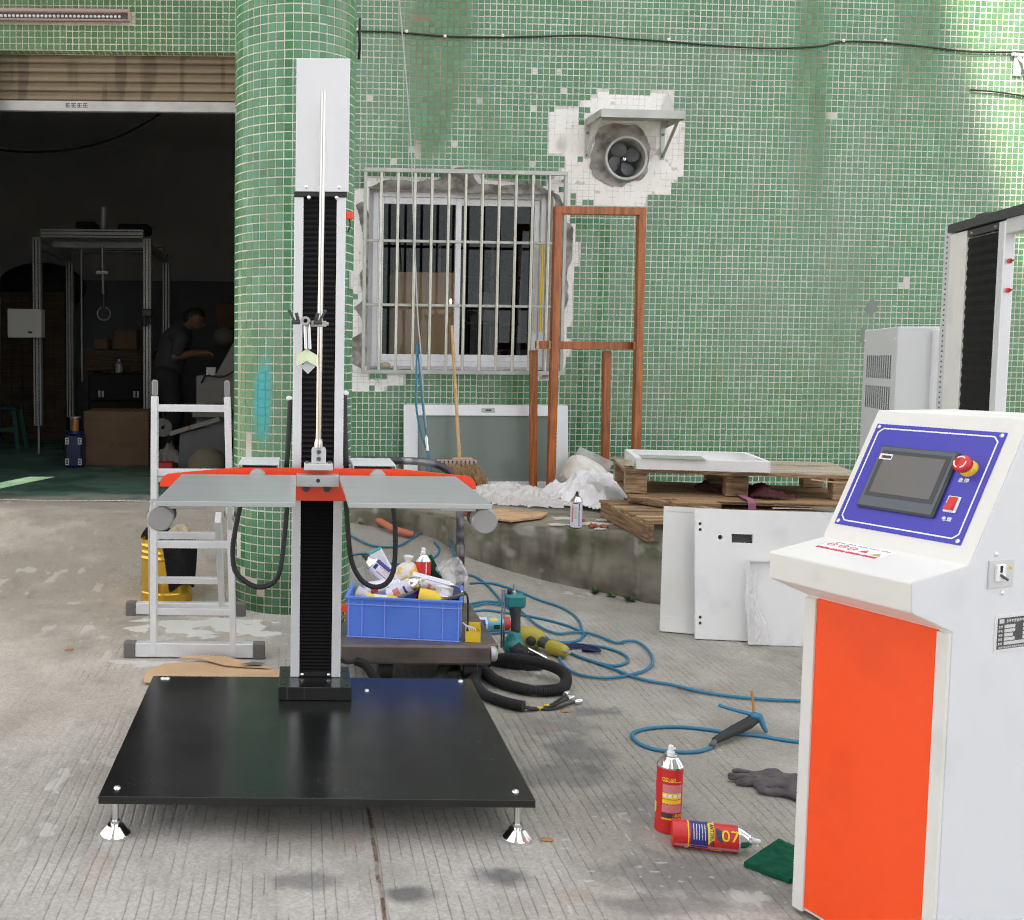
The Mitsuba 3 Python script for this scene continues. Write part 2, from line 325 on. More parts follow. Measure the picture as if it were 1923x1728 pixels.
M('dim_white', (.20, .197, .185), .5)
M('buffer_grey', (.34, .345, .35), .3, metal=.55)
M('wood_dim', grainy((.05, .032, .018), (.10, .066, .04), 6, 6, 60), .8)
M('cushion', (.16, .14, .10), .9)
M('red_dull', (.42, .03, .03), .5)
M('yellow', (.80, .56, .03), .4)
M('gold', (.75, .46, .06), .18, metal=.85)
M('olive', (.42, .34, .04), .45)
M('panel_blue', grubby((.052, .048, .40), .06), .34, coat=.2)
M('crate_blue', lambda p, n, uv: mix((.085, .20, .72), (.12, .26, .82), fbm(p.x * 6, p.y * 6, p.z * 6, 3)), .42)
M('crate_edge', (.30, .40, .86), .4)
M('hose_blue', (.025, .17, .30), .36)
M('tool_green', (.02, .20, .20), .36)
M('pad_green', flat((.005, .05, .03), (.015, .11, .065), 60), .95, spec=.1)
M('navy', (.03, .03, .19), .35)
M('sky_print', (.15, .45, .62), .35)
M('teal', (.04, .36, .38), .45)
M('can_white', (.70, .70, .80), .28, coat=.3)
M('screen', (.12, .115, .11), .12, spec=.55)
M('bezel', (.095, .11, .13), .4)
M('cloth_black', flat((.008, .008, .009), (.022, .022, .024), 30), .95, spec=.1)
M('cloth_grey', flat((.035, .032, .036), (.17, .15, .155), 28), .9, spec=.1)
M('cloth_maroon', (.06, .012, .016), .9)
M('khaki', flat((.32, .26, .16), (.5, .43, .3), 20), .9)
M('strap', (.28, .10, .17), .7)
M('pipe_orange', flat((.45, .11, .06), (.62, .2, .12), 15), .5)
M('brick', (.30, .09, .05), .85)
M('paint_brown', flat((.06, .045, .04), (.20, .17, .155), 14), .4, metal=.3)
M('tube_dark', lambda p, n, uv: mix((.06, .055, .065), (.33, .32, .33), smoothstep(.5, .68, fbm(p.x * 9, p.y * 9, p.z * 9, 3))), .3, metal=.6)
M('shutter', lambda p, n, uv: mix((.18, .145, .10), (.27, .22, .155), fbm(p.x * 2.2, p.y * 3, p.z * 5, 4)) * (1 - .35 * smoothstep(.5, .7, fbm(p.x * 14, 0., p.z * 1.5, 3))), .5, metal=.15)
M('plastic_white', flat((.66, .64, .66), (.84, .83, .85), 8), .3, spec=.6)
scene['mat_film'] = {'type': 'blendbsdf', 'weight': .45, 'a': {'type': 'thindielectric'}, 'b': {'type': 'twosided', 'bsdf': {'type': 'principled', 'base_color': {'type': 'rgb', 'value': [.78, .76, .76]}, 'roughness': .18, 'specular': .8}}}
scene['mat_glass'] = {'type': 'blendbsdf', 'weight': .25, 'a': {'type': 'thindielectric', 'int_ior': 1.002}, 'b': {'type': 'twosided', 'bsdf': {'type': 'conductor', 'material': 'none', 'specular_reflectance': {'type': 'rgb', 'value': [.11, .12, .12]}}}}
scene['mat_frosted'] = {'type': 'blendbsdf', 'weight': .75, 'a': {'type': 'thindielectric'}, 'b': {'type': 'twosided', 'bsdf': {'type': 'principled', 'base_color': {'type': 'rgb', 'value': [.20, .245, .22]}, 'roughness': .16, 'specular': .6}}}
M('room_grey', (.50, .50, .49), .9)
M('room_dark', (.20, .225, .23), .9)
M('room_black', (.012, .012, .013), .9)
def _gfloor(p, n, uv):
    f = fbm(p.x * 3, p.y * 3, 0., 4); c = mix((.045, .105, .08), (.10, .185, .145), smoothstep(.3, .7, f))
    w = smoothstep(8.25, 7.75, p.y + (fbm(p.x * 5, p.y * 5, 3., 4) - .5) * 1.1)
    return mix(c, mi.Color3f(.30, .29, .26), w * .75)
M('room_floor', _gfloor, .5)
M('skin', (.15, .08, .052), .6)
M('hair', (.008, .007, .006), .6)
M('shirt', (.04, .04, .046), .85)
M('trousers', (.02, .02, .025), .9)
M('concrete_pale', lambda p, n, uv: mix((.40, .38, .35), (.52, .5, .47), fbm(p.x * .4, p.y * .4, p.z * .4, 3)), .85)
M('pane_dark', (.05, .06, .07), .1)
M('broom', grainy((.22, .13, .06), (.45, .30, .17), 90, 60, 8, .2), .9)
M('leaf', (.06, .13, .03), .6)
M('acrylic', (.55, .6, .42), .2, spec=.6)
M('blue_dark', (.012, .02, .09), .35)
M('stool_green', (.02, .09, .075), .5)
M('print_white', (.78, .78, .78), .4)
M('print_red', (.55, .05, .06), .45)
M('grey_pink', (.42, .33, .31), .7)
M('soot', (.17, .2, .2), .6)
M('print_pink', (.62, .20, .22), .4)
M('bronze', (.45, .20, .07), .45, metal=.3)
M('bag_yellow', lambda p, n, uv: mix((.72, .70, .66), (.75, .48, .06), smoothstep(.5, .62, fbm(p.x * 22, p.y * 22, p.z * 22, 3))), .35)
M('cap_grey', (.22, .22, .22), .3)
M('foot_grey', flat((.09, .085, .08), (.17, .16, .15), 15), .7)
M('wood_grey', grainy((.24, .19, .14), (.42, .36, .30), 3, 60, 60), .8, spec=.2)
M('rope_grey', (.42, .46, .46), .7)
M('glass_back', (.26, .30, .265), .7)
M('bag_cream', flat((.60, .56, .48), (.80, .78, .74), 26), .35)
scene['mat_film_white'] = {'type': 'blendbsdf', 'weight': .72, 'a': {'type': 'thindielectric'}, 'b': {'type': 'twosided', 'bsdf': {'type': 'principled', 'base_color': {'type': 'rgb', 'value': [.74, .71, .69]}, 'roughness': .15, 'specular': .9}}}
M('blade_grey', (.10, .11, .12), .45)
M('panel_grey', grubby((.65, .67, .70), .05), smear(.38, .5))

# ---------------------------------------------------------------- the setting
xs = np.unique(np.r_[np.linspace(-60, -4, 15), np.arange(-4, 4.01, .1), np.linspace(4, 60, 15)]); ys = np.unique(np.r_[np.linspace(-60, .5, 16), np.arange(.5, 5.5, .25), np.arange(5.5, 7.75, .05), [7.74]])
GX, GY = np.meshgrid(xs, ys, indexing='ij'); gi = np.arange(GX.size).reshape(GX.shape)
a, b, c, d = (q.ravel() for q in (gi[:-1, :-1], gi[1:, :-1], gi[1:, 1:], gi[:-1, 1:]))
one('ground', 'grooved grey concrete yard with dark stains, rising as a ramp to the garage door', None, mesh(np.stack([GX, GY, gz(GX, GY)], -1).reshape(-1, 3), np.vstack([np.stack([a, b, c], 1), np.stack([a, c, d], 1)])), 'ground', kind='structure')
gf = sheet(12, 20, lambda u, v: np.stack([-7 + 7.6 * u, 7.70 + 7.5 * v, .241 + 0 * u], 1))
one('garage_floor', 'dark green painted concrete floor inside the garage', None, gf, 'room_floor', kind='structure')
def ledge_mesh():
    edge = [(.33, 6.86), (.81, 6.62), (.99, 6.31), (1.22, 6.17), (1.56, 6.0), (1.80, 5.76), (1.95, 5.58), (2.6, 5.42), (3.6, 5.32), (7.5, 5.1)]
    e = spline([(x, y, 0) for x, y in edge], 6)[:, :2]; rows = []
    back = np.stack([e[:, 0] * .0 + np.maximum(e[:, 0], .2), 7.82 + (e[:, 0] - .7) * .0646], 1)
    nrm = V(-.62, -.78)
    for (t, z) in [(0, -.05), (0, .05), (0, .12), (0, .19), (0, .25), (0, .30), (.012, .333), (.04, PH)]:
        q = np.stack([e[:, 0], e[:, 1], e[:, 0] * 0 + z], 1); nn = meshkit.fbm(q * V(6, 6, 9), 4, 5) - .5
        rows.append(np.c_[e - nrm * (t - .035 * nn[:, None]), z + .012 * nn * (z > .2)])
    for t in (.15, .35, .6, .8, 1.):
        q = e * (1 - t) + back * t; z = PH + .006 * (meshkit.fbm(np.c_[q, q[:, 0] * 0] * 5, 3, 2) - .5)
        rows.append(np.c_[q, z])
    n = len(e); v = np.vstack(rows); f = []
    for i in range(len(rows) - 1):
        k = np.arange(n - 1) + i * n; f += [np.stack([k, k + 1, k + n + 1], 1), np.stack([k, k + n + 1, k + n], 1)]
    return mesh(v, np.vstack(f))
one('raised_pavement', 'raised mossy concrete ledge along the foot of the tiled wall', None, ledge_mesh(), 'ledge', True, kind='structure')

# ---------------------------------------------------------------- mosaic tiles
PT = .0445
GREENS = np.array([srgb(76, 129, 88), srgb(72, 123, 82), srgb(80, 133, 94), srgb(77, 127, 83), srgb(76, 130, 97), srgb(70, 120, 83)])
def tile_mesh(P, A, B, N, cols, half=.0198, h=.0018, jit=.0004, paint=None):
    """tiles at the points P (n, 3) with in-plane axes A, B and outward normal N (each (n, 3)): five faces each, bevelled"""
    n = len(P); hs = half * (1 + rng.uniform(-.035, .025, (n, 1))); A, B, N = (np.broadcast_to(q, P.shape) for q in (A, B, N))
    P = P + A * rng.normal(0, .0006, (n, 1)) + B * rng.normal(0, .0006, (n, 1))
    v = []
    for k, (sx, sy) in enumerate([(-1, -1), (1, -1), (1, 1), (-1, 1)]): v.append(P + A * hs * sx + B * hs * sy - N * .002)
    for k, (sx, sy) in enumerate([(-1, -1), (1, -1), (1, 1), (-1, 1)]): v.append(P + A * (hs - .0015) * sx + B * (hs - .0015) * sy + N * (h + rng.uniform(-jit, jit, (n, 1))))
    v = np.stack(v, 1); f0 = np.array([[4, 5, 6], [4, 6, 7]] + [q for i in range(4) for q in ([i, (i + 1) % 4, 4 + (i + 1) % 4], [i, 4 + (i + 1) % 4, 4 + i])])
    f = (f0[None] + 8 * np.arange(n)[:, None, None]).reshape(-1, 3)
    v = v.reshape(-1, 3); c = np.repeat(cols, 8, 0)
    if paint is not None: c = paint(v, c)
    return mesh(v, f), c
def tile_colors(n, dull):
    c = GREENS[rng.integers(0, len(GREENS), n)] * rng.uniform(.90, 1.10, (n, 1))
    g = V(.17, .24, .19); return c * (1 - dull[:, None]) + g * dull[:, None]
def put_tiles(root, P, A, B, N, cols, near, paint=None):
    """the first 300 in order of near are parts of their own, the others one part"""
    order = np.argsort(near); pick, rest = order[:300], order[300:]
    sub = lambda Q, i: Q[i] if np.ndim(Q) == 2 else Q
    for i in pick:
        i = np.array([i]); m, c = tile_mesh(P[i], sub(A, i), sub(B, i), sub(N, i), cols[i], paint=paint); part(root, 'tile', m, 'glaze', color=c)
    m, c = tile_mesh(P[rest], sub(A, rest), sub(B, rest), sub(N, rest), cols[rest], paint=paint); part(root, 'tiles', m, 'glaze', color=c, kind='stuff', label='small square green glazed wall tiles')
import shapely
# the right-hand wall
wall = thing('tiled_wall', 'wall of small green mosaic tiles with a barred window and bare white patches', 'wall')
FAN = (1.682, 2.77)
opening = sbox(-.205, 1.205, 1.165, 2.535)
panel = sbox(-1.1, -.3, 9.5, 7.2).difference(opening).difference(Point(*FAN).buffer(.148))
m = xf(extr(panel, .24), AX_Y); m.apply_translation([0, .24, 0])
part(wall, 'mortar_bed', wl(m), 'mortar', label='off white mortar bed with brown stained joints')
far = unary_union([sbox(6.2, 0, 9.5, 7.2), sbox(-1.1, 5.0, 6.2, 7.2)])
mf = xf(extr(far, .004), AX_Y); mf.apply_translation([0, -.0005, 0]); part(wall, 'upper_wall', wl(mf), 'far_tiles')
gs, gz_ = np.meshgrid(np.arange(-1.05, 6.18, PT), np.arange(PH + .02, 4.98, PT), indexing='ij'); gs, gzz = gs.ravel(), gz_.ravel()
# a sheet of tiles every 7 rows sits a trace out of line
si, sj = np.floor(gs / PT / 7).astype(int), np.floor(gzz / PT / 7).astype(int); oj = rng.normal(0, .0007, (400, 60, 2)); gs, gzz = gs + oj[si, sj, 0], gzz + oj[si, sj, 1]
patch = Polygon([(1.107, 3.117), (1.116, 2.80), (1.22, 2.80), (1.22, 2.46), (1.30, 2.43), (1.845, 2.43), (1.86, 2.50), (2.06, 2.502), (2.06, 2.626), (2.15, 2.64), (2.14, 3.04), (2.05, 3.05), (2.05, 3.158), (2.0, 3.253), (1.47, 3.252), (1.47, 3.21), (1.36, 3.2), (1.33, 3.13), (1.22, 3.12)])
def ragged(pts, k, amp, seed):
    p = np.asarray(pts, float); p = np.vstack([p, p[:1]]); q = []
    for i in range(len(p) - 1):
        m_ = max(2, int(np.linalg.norm(p[i + 1] - p[i]) / k))
        q += [p[i] + (p[i + 1] - p[i]) * t for t in np.arange(m_) / m_]
    q = np.array(q); n1 = meshkit.fbm(np.c_[q, q[:, 0] * 0] * 9, 3, seed) - .5; n2 = meshkit.fbm(np.c_[q, q[:, 0] * 0] * 9 + 31, 3, seed) - .5
    return Polygon(q + np.c_[n1, n2] * amp).buffer(0)
bare_left = Polygon([(-.40, 2.45), (-.20, 2.56), (-.16, 2.52), (-.2, 1.03), (-.22, 1.0), (-.06, 1.0), (-.06, 1.06), (.03, 1.1), (.03, 1.19), (-.3, 1.19), (-.36, 1.5), (-.36, 1.72), (-.30, 1.74), (-.36, 1.9)])
bare_low = Polygon([(-.36, 1.185), (-.19, 1.185), (-.19, 1.135), (-.06, 1.135), (-.06, 1.17), (.07, 1.17), (.07, 1.085), (-.07, 1.085), (-.07, 1.045), (-.36, 1.045)])
bare_top = Polygon([(-.24, 2.50), (-.24, 2.60), (0, 2.59), (.2, 2.59), (.33, 2.60), (.40, 2.66), (.58, 2.665), (.62, 2.60), (.9, 2.585), (1.1, 2.57), (1.22, 2.68), (1.26, 2.68), (1.26, 2.40), (1.19, 2.4), (1.19, 2.50)])
bare_right = Polygon([(1.15, 2.5), (1.28, 2.5), (1.30, 2.32), (1.35, 2.28), (1.36, 2.02), (1.32, 1.84), (1.33, 1.6), (1.28, 1.48), (1.33, 1.42), (1.30, 1.30), (1.25, 1.16), (1.06, 1.13), (1.0, 1.19), (.6, 1.185), (0, 1.19), (0, 1.22), (1.15, 1.22)])
voids = unary_union([q.buffer(0) for q in (patch, bare_left, bare_low, bare_top, bare_right, opening)])
cells = shapely.points(gs, gzz); bare = shapely.contains(voids, cells)
for s0, z0 in [(-.215, 3.15), (-.03, 2.708), (.139, 2.829), (.139, 2.785), (.152, 2.75), (.424, 2.846), (.595, 3.151), (.993, 3.407), (1.001, 3.099), (1.172, 3.366), (1.011, 2.702), (.143, 3.745), (.099, 3.745), (.19, 3.745), (.324, 3.623), (1.211, 3.234), (2.014, 3.265), (3.225, 3.121), (3.27, 3.121), (3.859, 1.869), (3.90, 1.869), (3.90, 1.91), (.4, 2.665), (.445, 2.665), (.10, 2.80)]:
    k = np.argmin((gs - s0) ** 2 + (gzz - z0) ** 2); bare[k] = True
for s0, z0 in [(1.36, 3.10), (1.36, 3.06), (1.36, 3.02), (1.40, 3.14), (1.36, 2.75), (1.24, 2.55), (1.29, 2.51), (1.29, 2.47), (1.33, 2.445), (1.38, 2.445), (1.43, 2.445), (-.16, 1.09), (-.02, 1.04), (1.40, 2.445), (-.31, 1.76), (-.31, 1.72)]:
    k = np.argmin((gs - s0) ** 2 + (gzz - z0) ** 2); bare[k] = False
keep = ~bare; gs, gzz = gs[keep], gzz[keep]
P = W0 + gs[:, None] * WT + gzz[:, None] * V(0, 0, 1)
dull = np.clip((meshkit.fbm(np.c_[gs * 3, gzz * 1.2, gs * 0], 3, 4) - .45) * 1.2, 0, .35)
near = np.where((gs > 0) & (gzz < 3.9) & ~((gs < 1.9) & (gzz < 1.5)), np.linalg.norm(P - EYE, axis=1), 99)
run_ = meshkit.fbm(np.c_[gs * 3.2, gzz * .45, gs * 0 + 3], 4, 9); dark = .15 * sstep(.5, .72, run_) * sstep(1.2, 2.6, gzz)
tc = tile_colors(len(P), dull) * (1 - dark[:, None] * V(1.0, .75, 1.0))
put_tiles(wall, P, WT, V(0, 0, 1), -WI, tc, near)
bp_ = unary_union([q.buffer(0) for q in (patch, bare_left, bare_low, bare_top, bare_right)]).difference(opening).difference(Point(*FAN).buffer(.148))
cut = unary_union([sbox(s0 - .021, z0 - .021, s0 + .021, z0 + .021) for s0, z0 in zip(gs, gzz) if -.5 < s0 < 2.3 and .9 < z0 < 3.4])
bm_ = bp_.difference(cut).buffer(-.0012)
bm_ = unary_union([g for g in getattr(bm_, 'geoms', [bm_]) if g.area > .0004])
part(wall, 'bare_patch', wl(xf(extr(bm_, .0012), AX_Y)), 'bare_mortar', label='bare white mortar where the tiles are gone, around fan and window')
# cement round the fan and the window
ring = ragged([(1.45, 2.93), (1.50, 3.0), (1.60, 3.035), (1.75, 3.01), (1.84, 2.94), (1.88, 2.82), (1.875, 2.68), (1.81, 2.62), (1.68, 2.59), (1.60, 2.565), (1.54, 2.59), (1.45, 2.66), (1.435, 2.8)], .012, .07, 3).difference(Point(*FAN).buffer(.146))
m = xf(extr(ring, .012), AX_Y); part(wall, 'cement_collar', wl(m), 'cement', label='rough grey cement collar around the exhaust fan')
c1 = ragged([(-.21, 2.52), (-.06, 2.58), (.15, 2.575), (.3, 2.59), (.38, 2.65), (.48, 2.68), (.56, 2.655), (.60, 2.58), (.85, 2.565), (1.08, 2.56), (1.2, 2.5), (1.24, 2.42), (1.17, 2.40), (1.165, 2.50), (1.0, 2.50), (.5, 2.515), (0, 2.515)], .015, .045, 4)
c2 = ragged([(1.16, 2.44), (1.22, 2.43), (1.27, 2.30), (1.315, 2.27), (1.31, 2.08), (1.27, 1.9), (1.29, 1.75), (1.25, 1.6), (1.24, 1.45), (1.26, 1.3), (1.21, 1.19), (1.1, 1.14), (1.12, 1.21), (1.16, 1.22)], .012, .05, 5)
c3 = ragged([(-.2, 2.3), (-.24, 2.44), (-.30, 2.40), (-.25, 2.2), (-.23, 1.95), (-.27, 1.9), (-.23, 1.72), (-.30, 1.66), (-.24, 1.58), (-.23, 1.48), (-.33, 1.42), (-.35, 1.34), (-.31, 1.25), (-.24, 1.2), (-.2, 1.25)], .02, .03, 6)
c4 = ragged([(-.19, 1.215), (1.15, 1.215), (1.15, 1.19), (.6, 1.185), (0, 1.19), (-.19, 1.195)], .02, .02, 7)
m = xf(extr(unary_union([c1, c2, c3, c4]).difference(sbox(-.2, 1.22, 1.16, 2.50)), .008), AX_Y); part(wall, 'cement_edge', wl(m), 'cement', label='broken grey cement edge around the barred window')
yb_w = .085
# the reveals of the window opening, a sill of rough cement
rv = [bx((-.1985, yb_w, 1.2125), (-.156, yb_w + .05, 2.5275), 0), bx((1.141, yb_w, 1.2125), (1.1575, yb_w + .05, 2.5275), 0), bx((-.1555, yb_w, 2.516), (1.1405, yb_w + .05, 2.5275), 0), bx((-.1555, yb_w, 1.2125), (1.1405, yb_w + .05, 1.2345), 0),
      bx((-.212, .001, 1.2), (-.198, .235, 2.54), 0), bx((1.158, .001, 1.2), (1.172, .235, 2.54), 0), bx((-.2, .001, 2.528), (1.16, .235, 2.542), 0), bx((-.2, .001, 1.198), (1.16, .235, 1.212), 0)]
part(wall, 'window_reveal', wl(cat(rv)), 'reveal')
win = _key(wall + '__window')
def wsub(name, m, mat): 
    k = _key(win + '__' + name); scene[k] = mikit.ply(wl(cat(m) if isinstance(m, list) else m), 'mat_' + mat, smooth=False)
yb = .10
WINL = 'white framed sliding window with dark panes behind the bars'
fr = [bx((-.155, yb, 1.235), (-.12, yb + .06, 2.515)), bx((1.105, yb, 1.235), (1.14, yb + .06, 2.515)), bx((-.1195, yb, 2.48), (1.1045, yb + .06, 2.515)), bx((-.1195, yb, 1.235), (1.1045, yb + .06, 1.275))]
scene[win] = mikit.ply(wl(cat(fr)), 'mat_alu_white'); labels[win] = {'label': WINL}
def sash(s0, s1, y):
    return [bx((s0, y, 1.276), (s0 + .042, y + .025, 2.478)), bx((s1 - .042, y, 1.276), (s1, y + .025, 2.478)), bx((s0 + .0425, y, 2.43), (s1 - .0425, y + .025, 2.478)), bx((s0 + .0425, y, 1.276), (s1 - .0425, y + .025, 1.325))]
wsub('sash', sash(-.118, .505, yb + .006), 'alu_white'); wsub('sash', sash(.465, 1.103, yb + .034), 'alu_white')
wsub('pane', bx((-.077, yb + .017, 1.326), (.462, yb + .0172, 2.429), 0), 'glass'); wsub('pane', bx((.508, yb + .045, 1.326), (1.06, yb + .0452, 2.429), 0), 'glass')
wsub('latch', [bx((.425, yb - .006, 1.69), (.44, yb + .006, 1.74)), cyl((.432, yb - .008, 1.72), (.432, yb + .004, 1.72), .012)], 'chrome')
part(wall, 'foam_bead', wl(tube(spline([(1.105, .05, 1.5), (1.10, .05, 1.75), (1.108, .05, 1.95), (1.103, .05, 2.15)], 6), .012, 6)), 'yellow')
# the dark room behind it
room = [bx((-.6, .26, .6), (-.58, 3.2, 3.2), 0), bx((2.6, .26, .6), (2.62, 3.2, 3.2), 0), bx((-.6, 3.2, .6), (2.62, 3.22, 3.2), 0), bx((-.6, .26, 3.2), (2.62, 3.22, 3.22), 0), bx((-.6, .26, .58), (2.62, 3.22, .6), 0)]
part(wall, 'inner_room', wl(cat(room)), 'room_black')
cb = one('cardboard_box', 'tall brown cardboard box seen through the left pane of the barred window', 'box', wl(xf(bx((.12, .7, 1.22), (.60, 1.1, 1.98), .004), np.eye(4))), 'cardboard')
bs = thing('timber_stack', 'stack of pale planks under the box inside the window', 'planks')
for i in range(5): part(bs, 'plank', wl(bx((.02 + .01 * i, .55, .98 + .045 * i), (.95 - .02 * i, 1.15, 1.018 + .045 * i), .003)), 'board')
rk = thing('storage_rack', 'dim grey rack of tubs behind the right window pane', 'rack')
for s0 in (.62, .85, 1.1, 1.35): part(rk, 'post', wl(bx((s0, 1.6, .6), (s0 + .03, 1.63, 2.3), 0)), 'grey_light')
for z0 in (1.2, 1.6, 2.0): part(rk, 'shelf', wl(bx((.6, 1.55, z0), (1.4, 1.9, z0 + .02), 0)), 'dark_grey')
for s0 in (.68, 1.0): part(rk, 'tub', wl(bx((s0, 1.58, 1.63), (s0 + .18, 1.85, 1.88), .01)), 'grey_light')
one('dried_sponge', 'small brown dried sponge on the window ledge behind the bars', 'sponge', wl(ball((-.06, .03, 1.24), .035, 2, (1.1, .7, .8))), 'khaki', True)
# the grille
gr = thing('window_grille', 'pale steel security bars over the sliding window', 'grille')
for k, s in enumerate(np.linspace(-.125, 1.105, 11)): part(gr, 'upright_bar', wl(cyl((s, -.085, 1.21), (s, -.085, 2.625), .0115, 10)), 'grille', 40)
for z in (1.68, 2.14): part(gr, 'cross_rail', wl(bx((-.225, -.079, z - .010), (1.215, -.060, z + .010), .002)), 'zinc')
part(gr, 'top_rail', wl(bx((-.25, -.10, 2.625), (1.235, -.07, 2.655), .002)), 'zinc'); part(gr, 'bottom_rail', wl(bx((-.25, -.10, 1.18), (1.235, -.07, 1.21), .002)), 'zinc')
part(gr, 'side_rail', wl(bx((-.25, -.0998, 1.211), (-.228, -.07, 2.624), .002)), 'zinc'); part(gr, 'side_rail', wl(bx((1.213, -.0998, 1.211), (1.235, -.07, 2.624), .002)), 'zinc')
for s in (-.24, 1.225):
    for z in (1.25, 1.9, 2.6): part(gr, 'wall_stub', wl(bx((s - .008, -.0699, z - .01), (s + .008, .004, z + .01), 0)), 'zinc')
# the fan and its canopy
fn = thing('exhaust_fan', 'round exhaust fan with four dark blades set in the white patch of wall', 'fan')
fc = V(FAN[0], 0, FAN[1]); q = lathe([(.136, -.02), (.142, -.05), (.158, -.05), (.162, .0), (.162, .03), (.146, .03), (.146, .2), (.136, .2), (.136, -.02)], 40, fc, (0, 1, 0)); part(fn, 'duct_ring', wl(q), 'zinc', 35)
for k in range(4):
    t = math.radians(20 + 90 * k); d, e = V(math.cos(t), 0, math.sin(t)), V(-math.sin(t), 0, math.cos(t))
    bl = sheet(9, 7, lambda u, v: fc + V(0, .022, 0) + np.outer(.024 + .102 * u, d) + np.outer((v - .5) * (.045 + .06 * np.sin(np.pi * np.clip(u * .9, 0, 1))) * np.where(u > .92, .6, 1) + .018 * u, e) + np.outer((v - .5) * .035, V(0, 1, 0)))
    part(fn, 'blade', wl(bl), 'blade_grey', True)
part(fn, 'hub', wl(lathe([(.0, -.012), (.012, -.009), (.017, .003), (.018, .06), (0, .06)], 20, fc, (0, 1, 0))), 'chrome', 40)
part(fn, 'back_plate', wl(cyl(fc + V(0, .19, 0), fc + V(0, .2, 0), .144, 32)), 'room_dark')
aw = thing('metal_canopy', 'small grey sheet metal canopy on two angle brackets above the exhaust fan', 'canopy')
part(aw, 'top_plate', wl(cat([bx((1.385, -.33, 3.045), (1.99, -.002, 3.052), 0), bx((1.385, -.334, 2.995), (1.99, -.3305, 3.052), 0), bx((1.381, -.33, 3.0), (1.3845, -.002, 3.05), 0), bx((1.9905, -.33, 3.0), (1.994, -.002, 3.05), 0)])), 'zinc')
for s in (1.40, 1.965):
    bk = _key(aw + '__bracket'); scene[bk] = mikit.ply(wl(cat([bx((s - .016, -.012, 2.77), (s + .016, -.003, 3.043), .001), bar((s, -.30, 3.02), (s, -.016, 2.79), .040, .006, up=(1, 0, 0))])), 'mat_zinc')
    for z in (2.95, 2.79): 
        kk = _key(bk + '__bolt'); scene[kk] = mikit.ply(wl(cyl((s, -.02, z), (s, -.0125, z), .010, 8)), 'mat_dark_grey')
# cable along the wall
cp = [(-.42, 3.61), (-.318, 3.626), (-.022, 3.627), (.325, 3.61), (.636, 3.611), (.967, 3.624), (1.359, 3.643), (1.675, 3.629), (1.953, 3.618), (2.353, 3.598), (2.755, 3.59), (3.118, 3.615), (3.279, 3.65), (3.522, 3.657), (3.851, 3.639), (4.181, 3.613), (4.388, 3.607), (4.9, 3.622)]
wc = thing('wall_cable', 'thin black cable clipped along the upper part of the tiled wall', 'cable')
part(wc, 'cable', wl(tube(spline([(s, -.018, z) for s, z in cp], 6), .0065, 6)), 'rubber', True)
for s, z in [(-.3, 3.64), (.05, 3.635), (.75, 3.625), (1.98, 3.63), (3.30, 3.66), (3.62, 3.67), (.33, 3.61)]: part(wc, 'clip', wl(ball((s, -.02, z), .013, 1)), 'white')
b2 = thing('camera_bracket', 'pale metal bracket at the right end of the wall cable', 'bracket')
part(b2, 'arm', wl(bar((4.66, -.01, 3.58), (4.80, -.12, 3.36), .03, .02)), 'grey_light'); part(b2, 'wall_plate', wl(bx((4.63, -.016, 3.44), (4.69, -.004, 3.60), .003)), 'grey_light'); part(b2, 'clamp', wl(bx((4.60, -.03, 3.585), (4.70, -.0165, 3.605), .002)), 'grey_light')
one('lower_cable', 'short dark cable on the sunlit corner of the tiled wall', 'cable', wl(tube(spline([(4.30, -.015, 3.33), (4.5, -.015, 3.32), (4.75, -.015, 3.29), (5.2, -.015, 3.22)], 5), .006, 6)), 'rubber', True)
# grime marks are soot stuck on the wall above the cabinet
ss = thing('spray_stain', 'smoky grey paint marks on the tiles above the grey cabinet', 'stain')
for q in ([(3.58, 1.66), (3.66, 1.67), (3.67, 1.76), (3.62, 1.78), (3.58, 1.71)], [(3.55, 1.45), (3.58, 1.45), (3.58, 1.57), (3.55, 1.56)], [(3.68, 1.46), (3.73, 1.46), (3.72, 1.55), (3.69, 1.55)], [(3.83, 1.47), (3.88, 1.47), (3.87, 1.57), (3.84, 1.57)]):
    part(ss, 'mark', wl(xf(extr(ragged(q, .012, .03, 9), .0006), mat4((V(1, 0, 0), V(0, 0, 1), V(0, -1, 0)), (0, -.0032, 0)))), 'soot')

# ---------------------------------------------------------------- the facade over the garage door
fac = thing('tiled_facade', 'green tiled facade above the open garage door', 'building')
FB = 3.455
fm = cat([bx((-7, 7.75, FB), (.2, 7.98, 7.2), 0), bx((-.30, 7.75, .2), (.2, 7.98, FB), 0), bx((-7, 7.75, .2), (-2.75, 7.98, FB), 0)])
part(fac, 'mortar_bed', fm, 'mortar')
fx_, fz_ = np.meshgrid(np.arange(-4.9, .1, PT), np.arange(FB + .024, 5.0, PT), indexing='ij'); fx_, fz_ = fx_.ravel(), fz_.ravel()
P1 = np.stack([fx_, fx_ * 0 + 7.75, fz_], 1); sx_, sy_ = np.meshgrid(np.arange(-4.9, .1, PT), [7.774, 7.8185], indexing='ij')
P2 = np.stack([sx_.ravel(), sy_.ravel(), sx_.ravel() * 0 + FB], 1)
P = np.vstack([P1, P2]); A = np.broadcast_to(V(1, 0, 0), P.shape); B = np.vstack([np.broadcast_to(V(0, 0, 1), P1.shape), np.broadcast_to(V(0, 1, 0), P2.shape)]); N = np.vstack([np.broadcast_to(V(0, -1, 0), P1.shape), np.broadcast_to(V(0, 0, -1), P2.shape)])
hole = (P[:, 0] < -1.2) & (P[:, 2] > 3.62) & (P[:, 2] < 3.72) & (P[:, 1] < 7.76)
P, A, B, N = P[~hole], A[~hole], B[~hole], N[~hole]
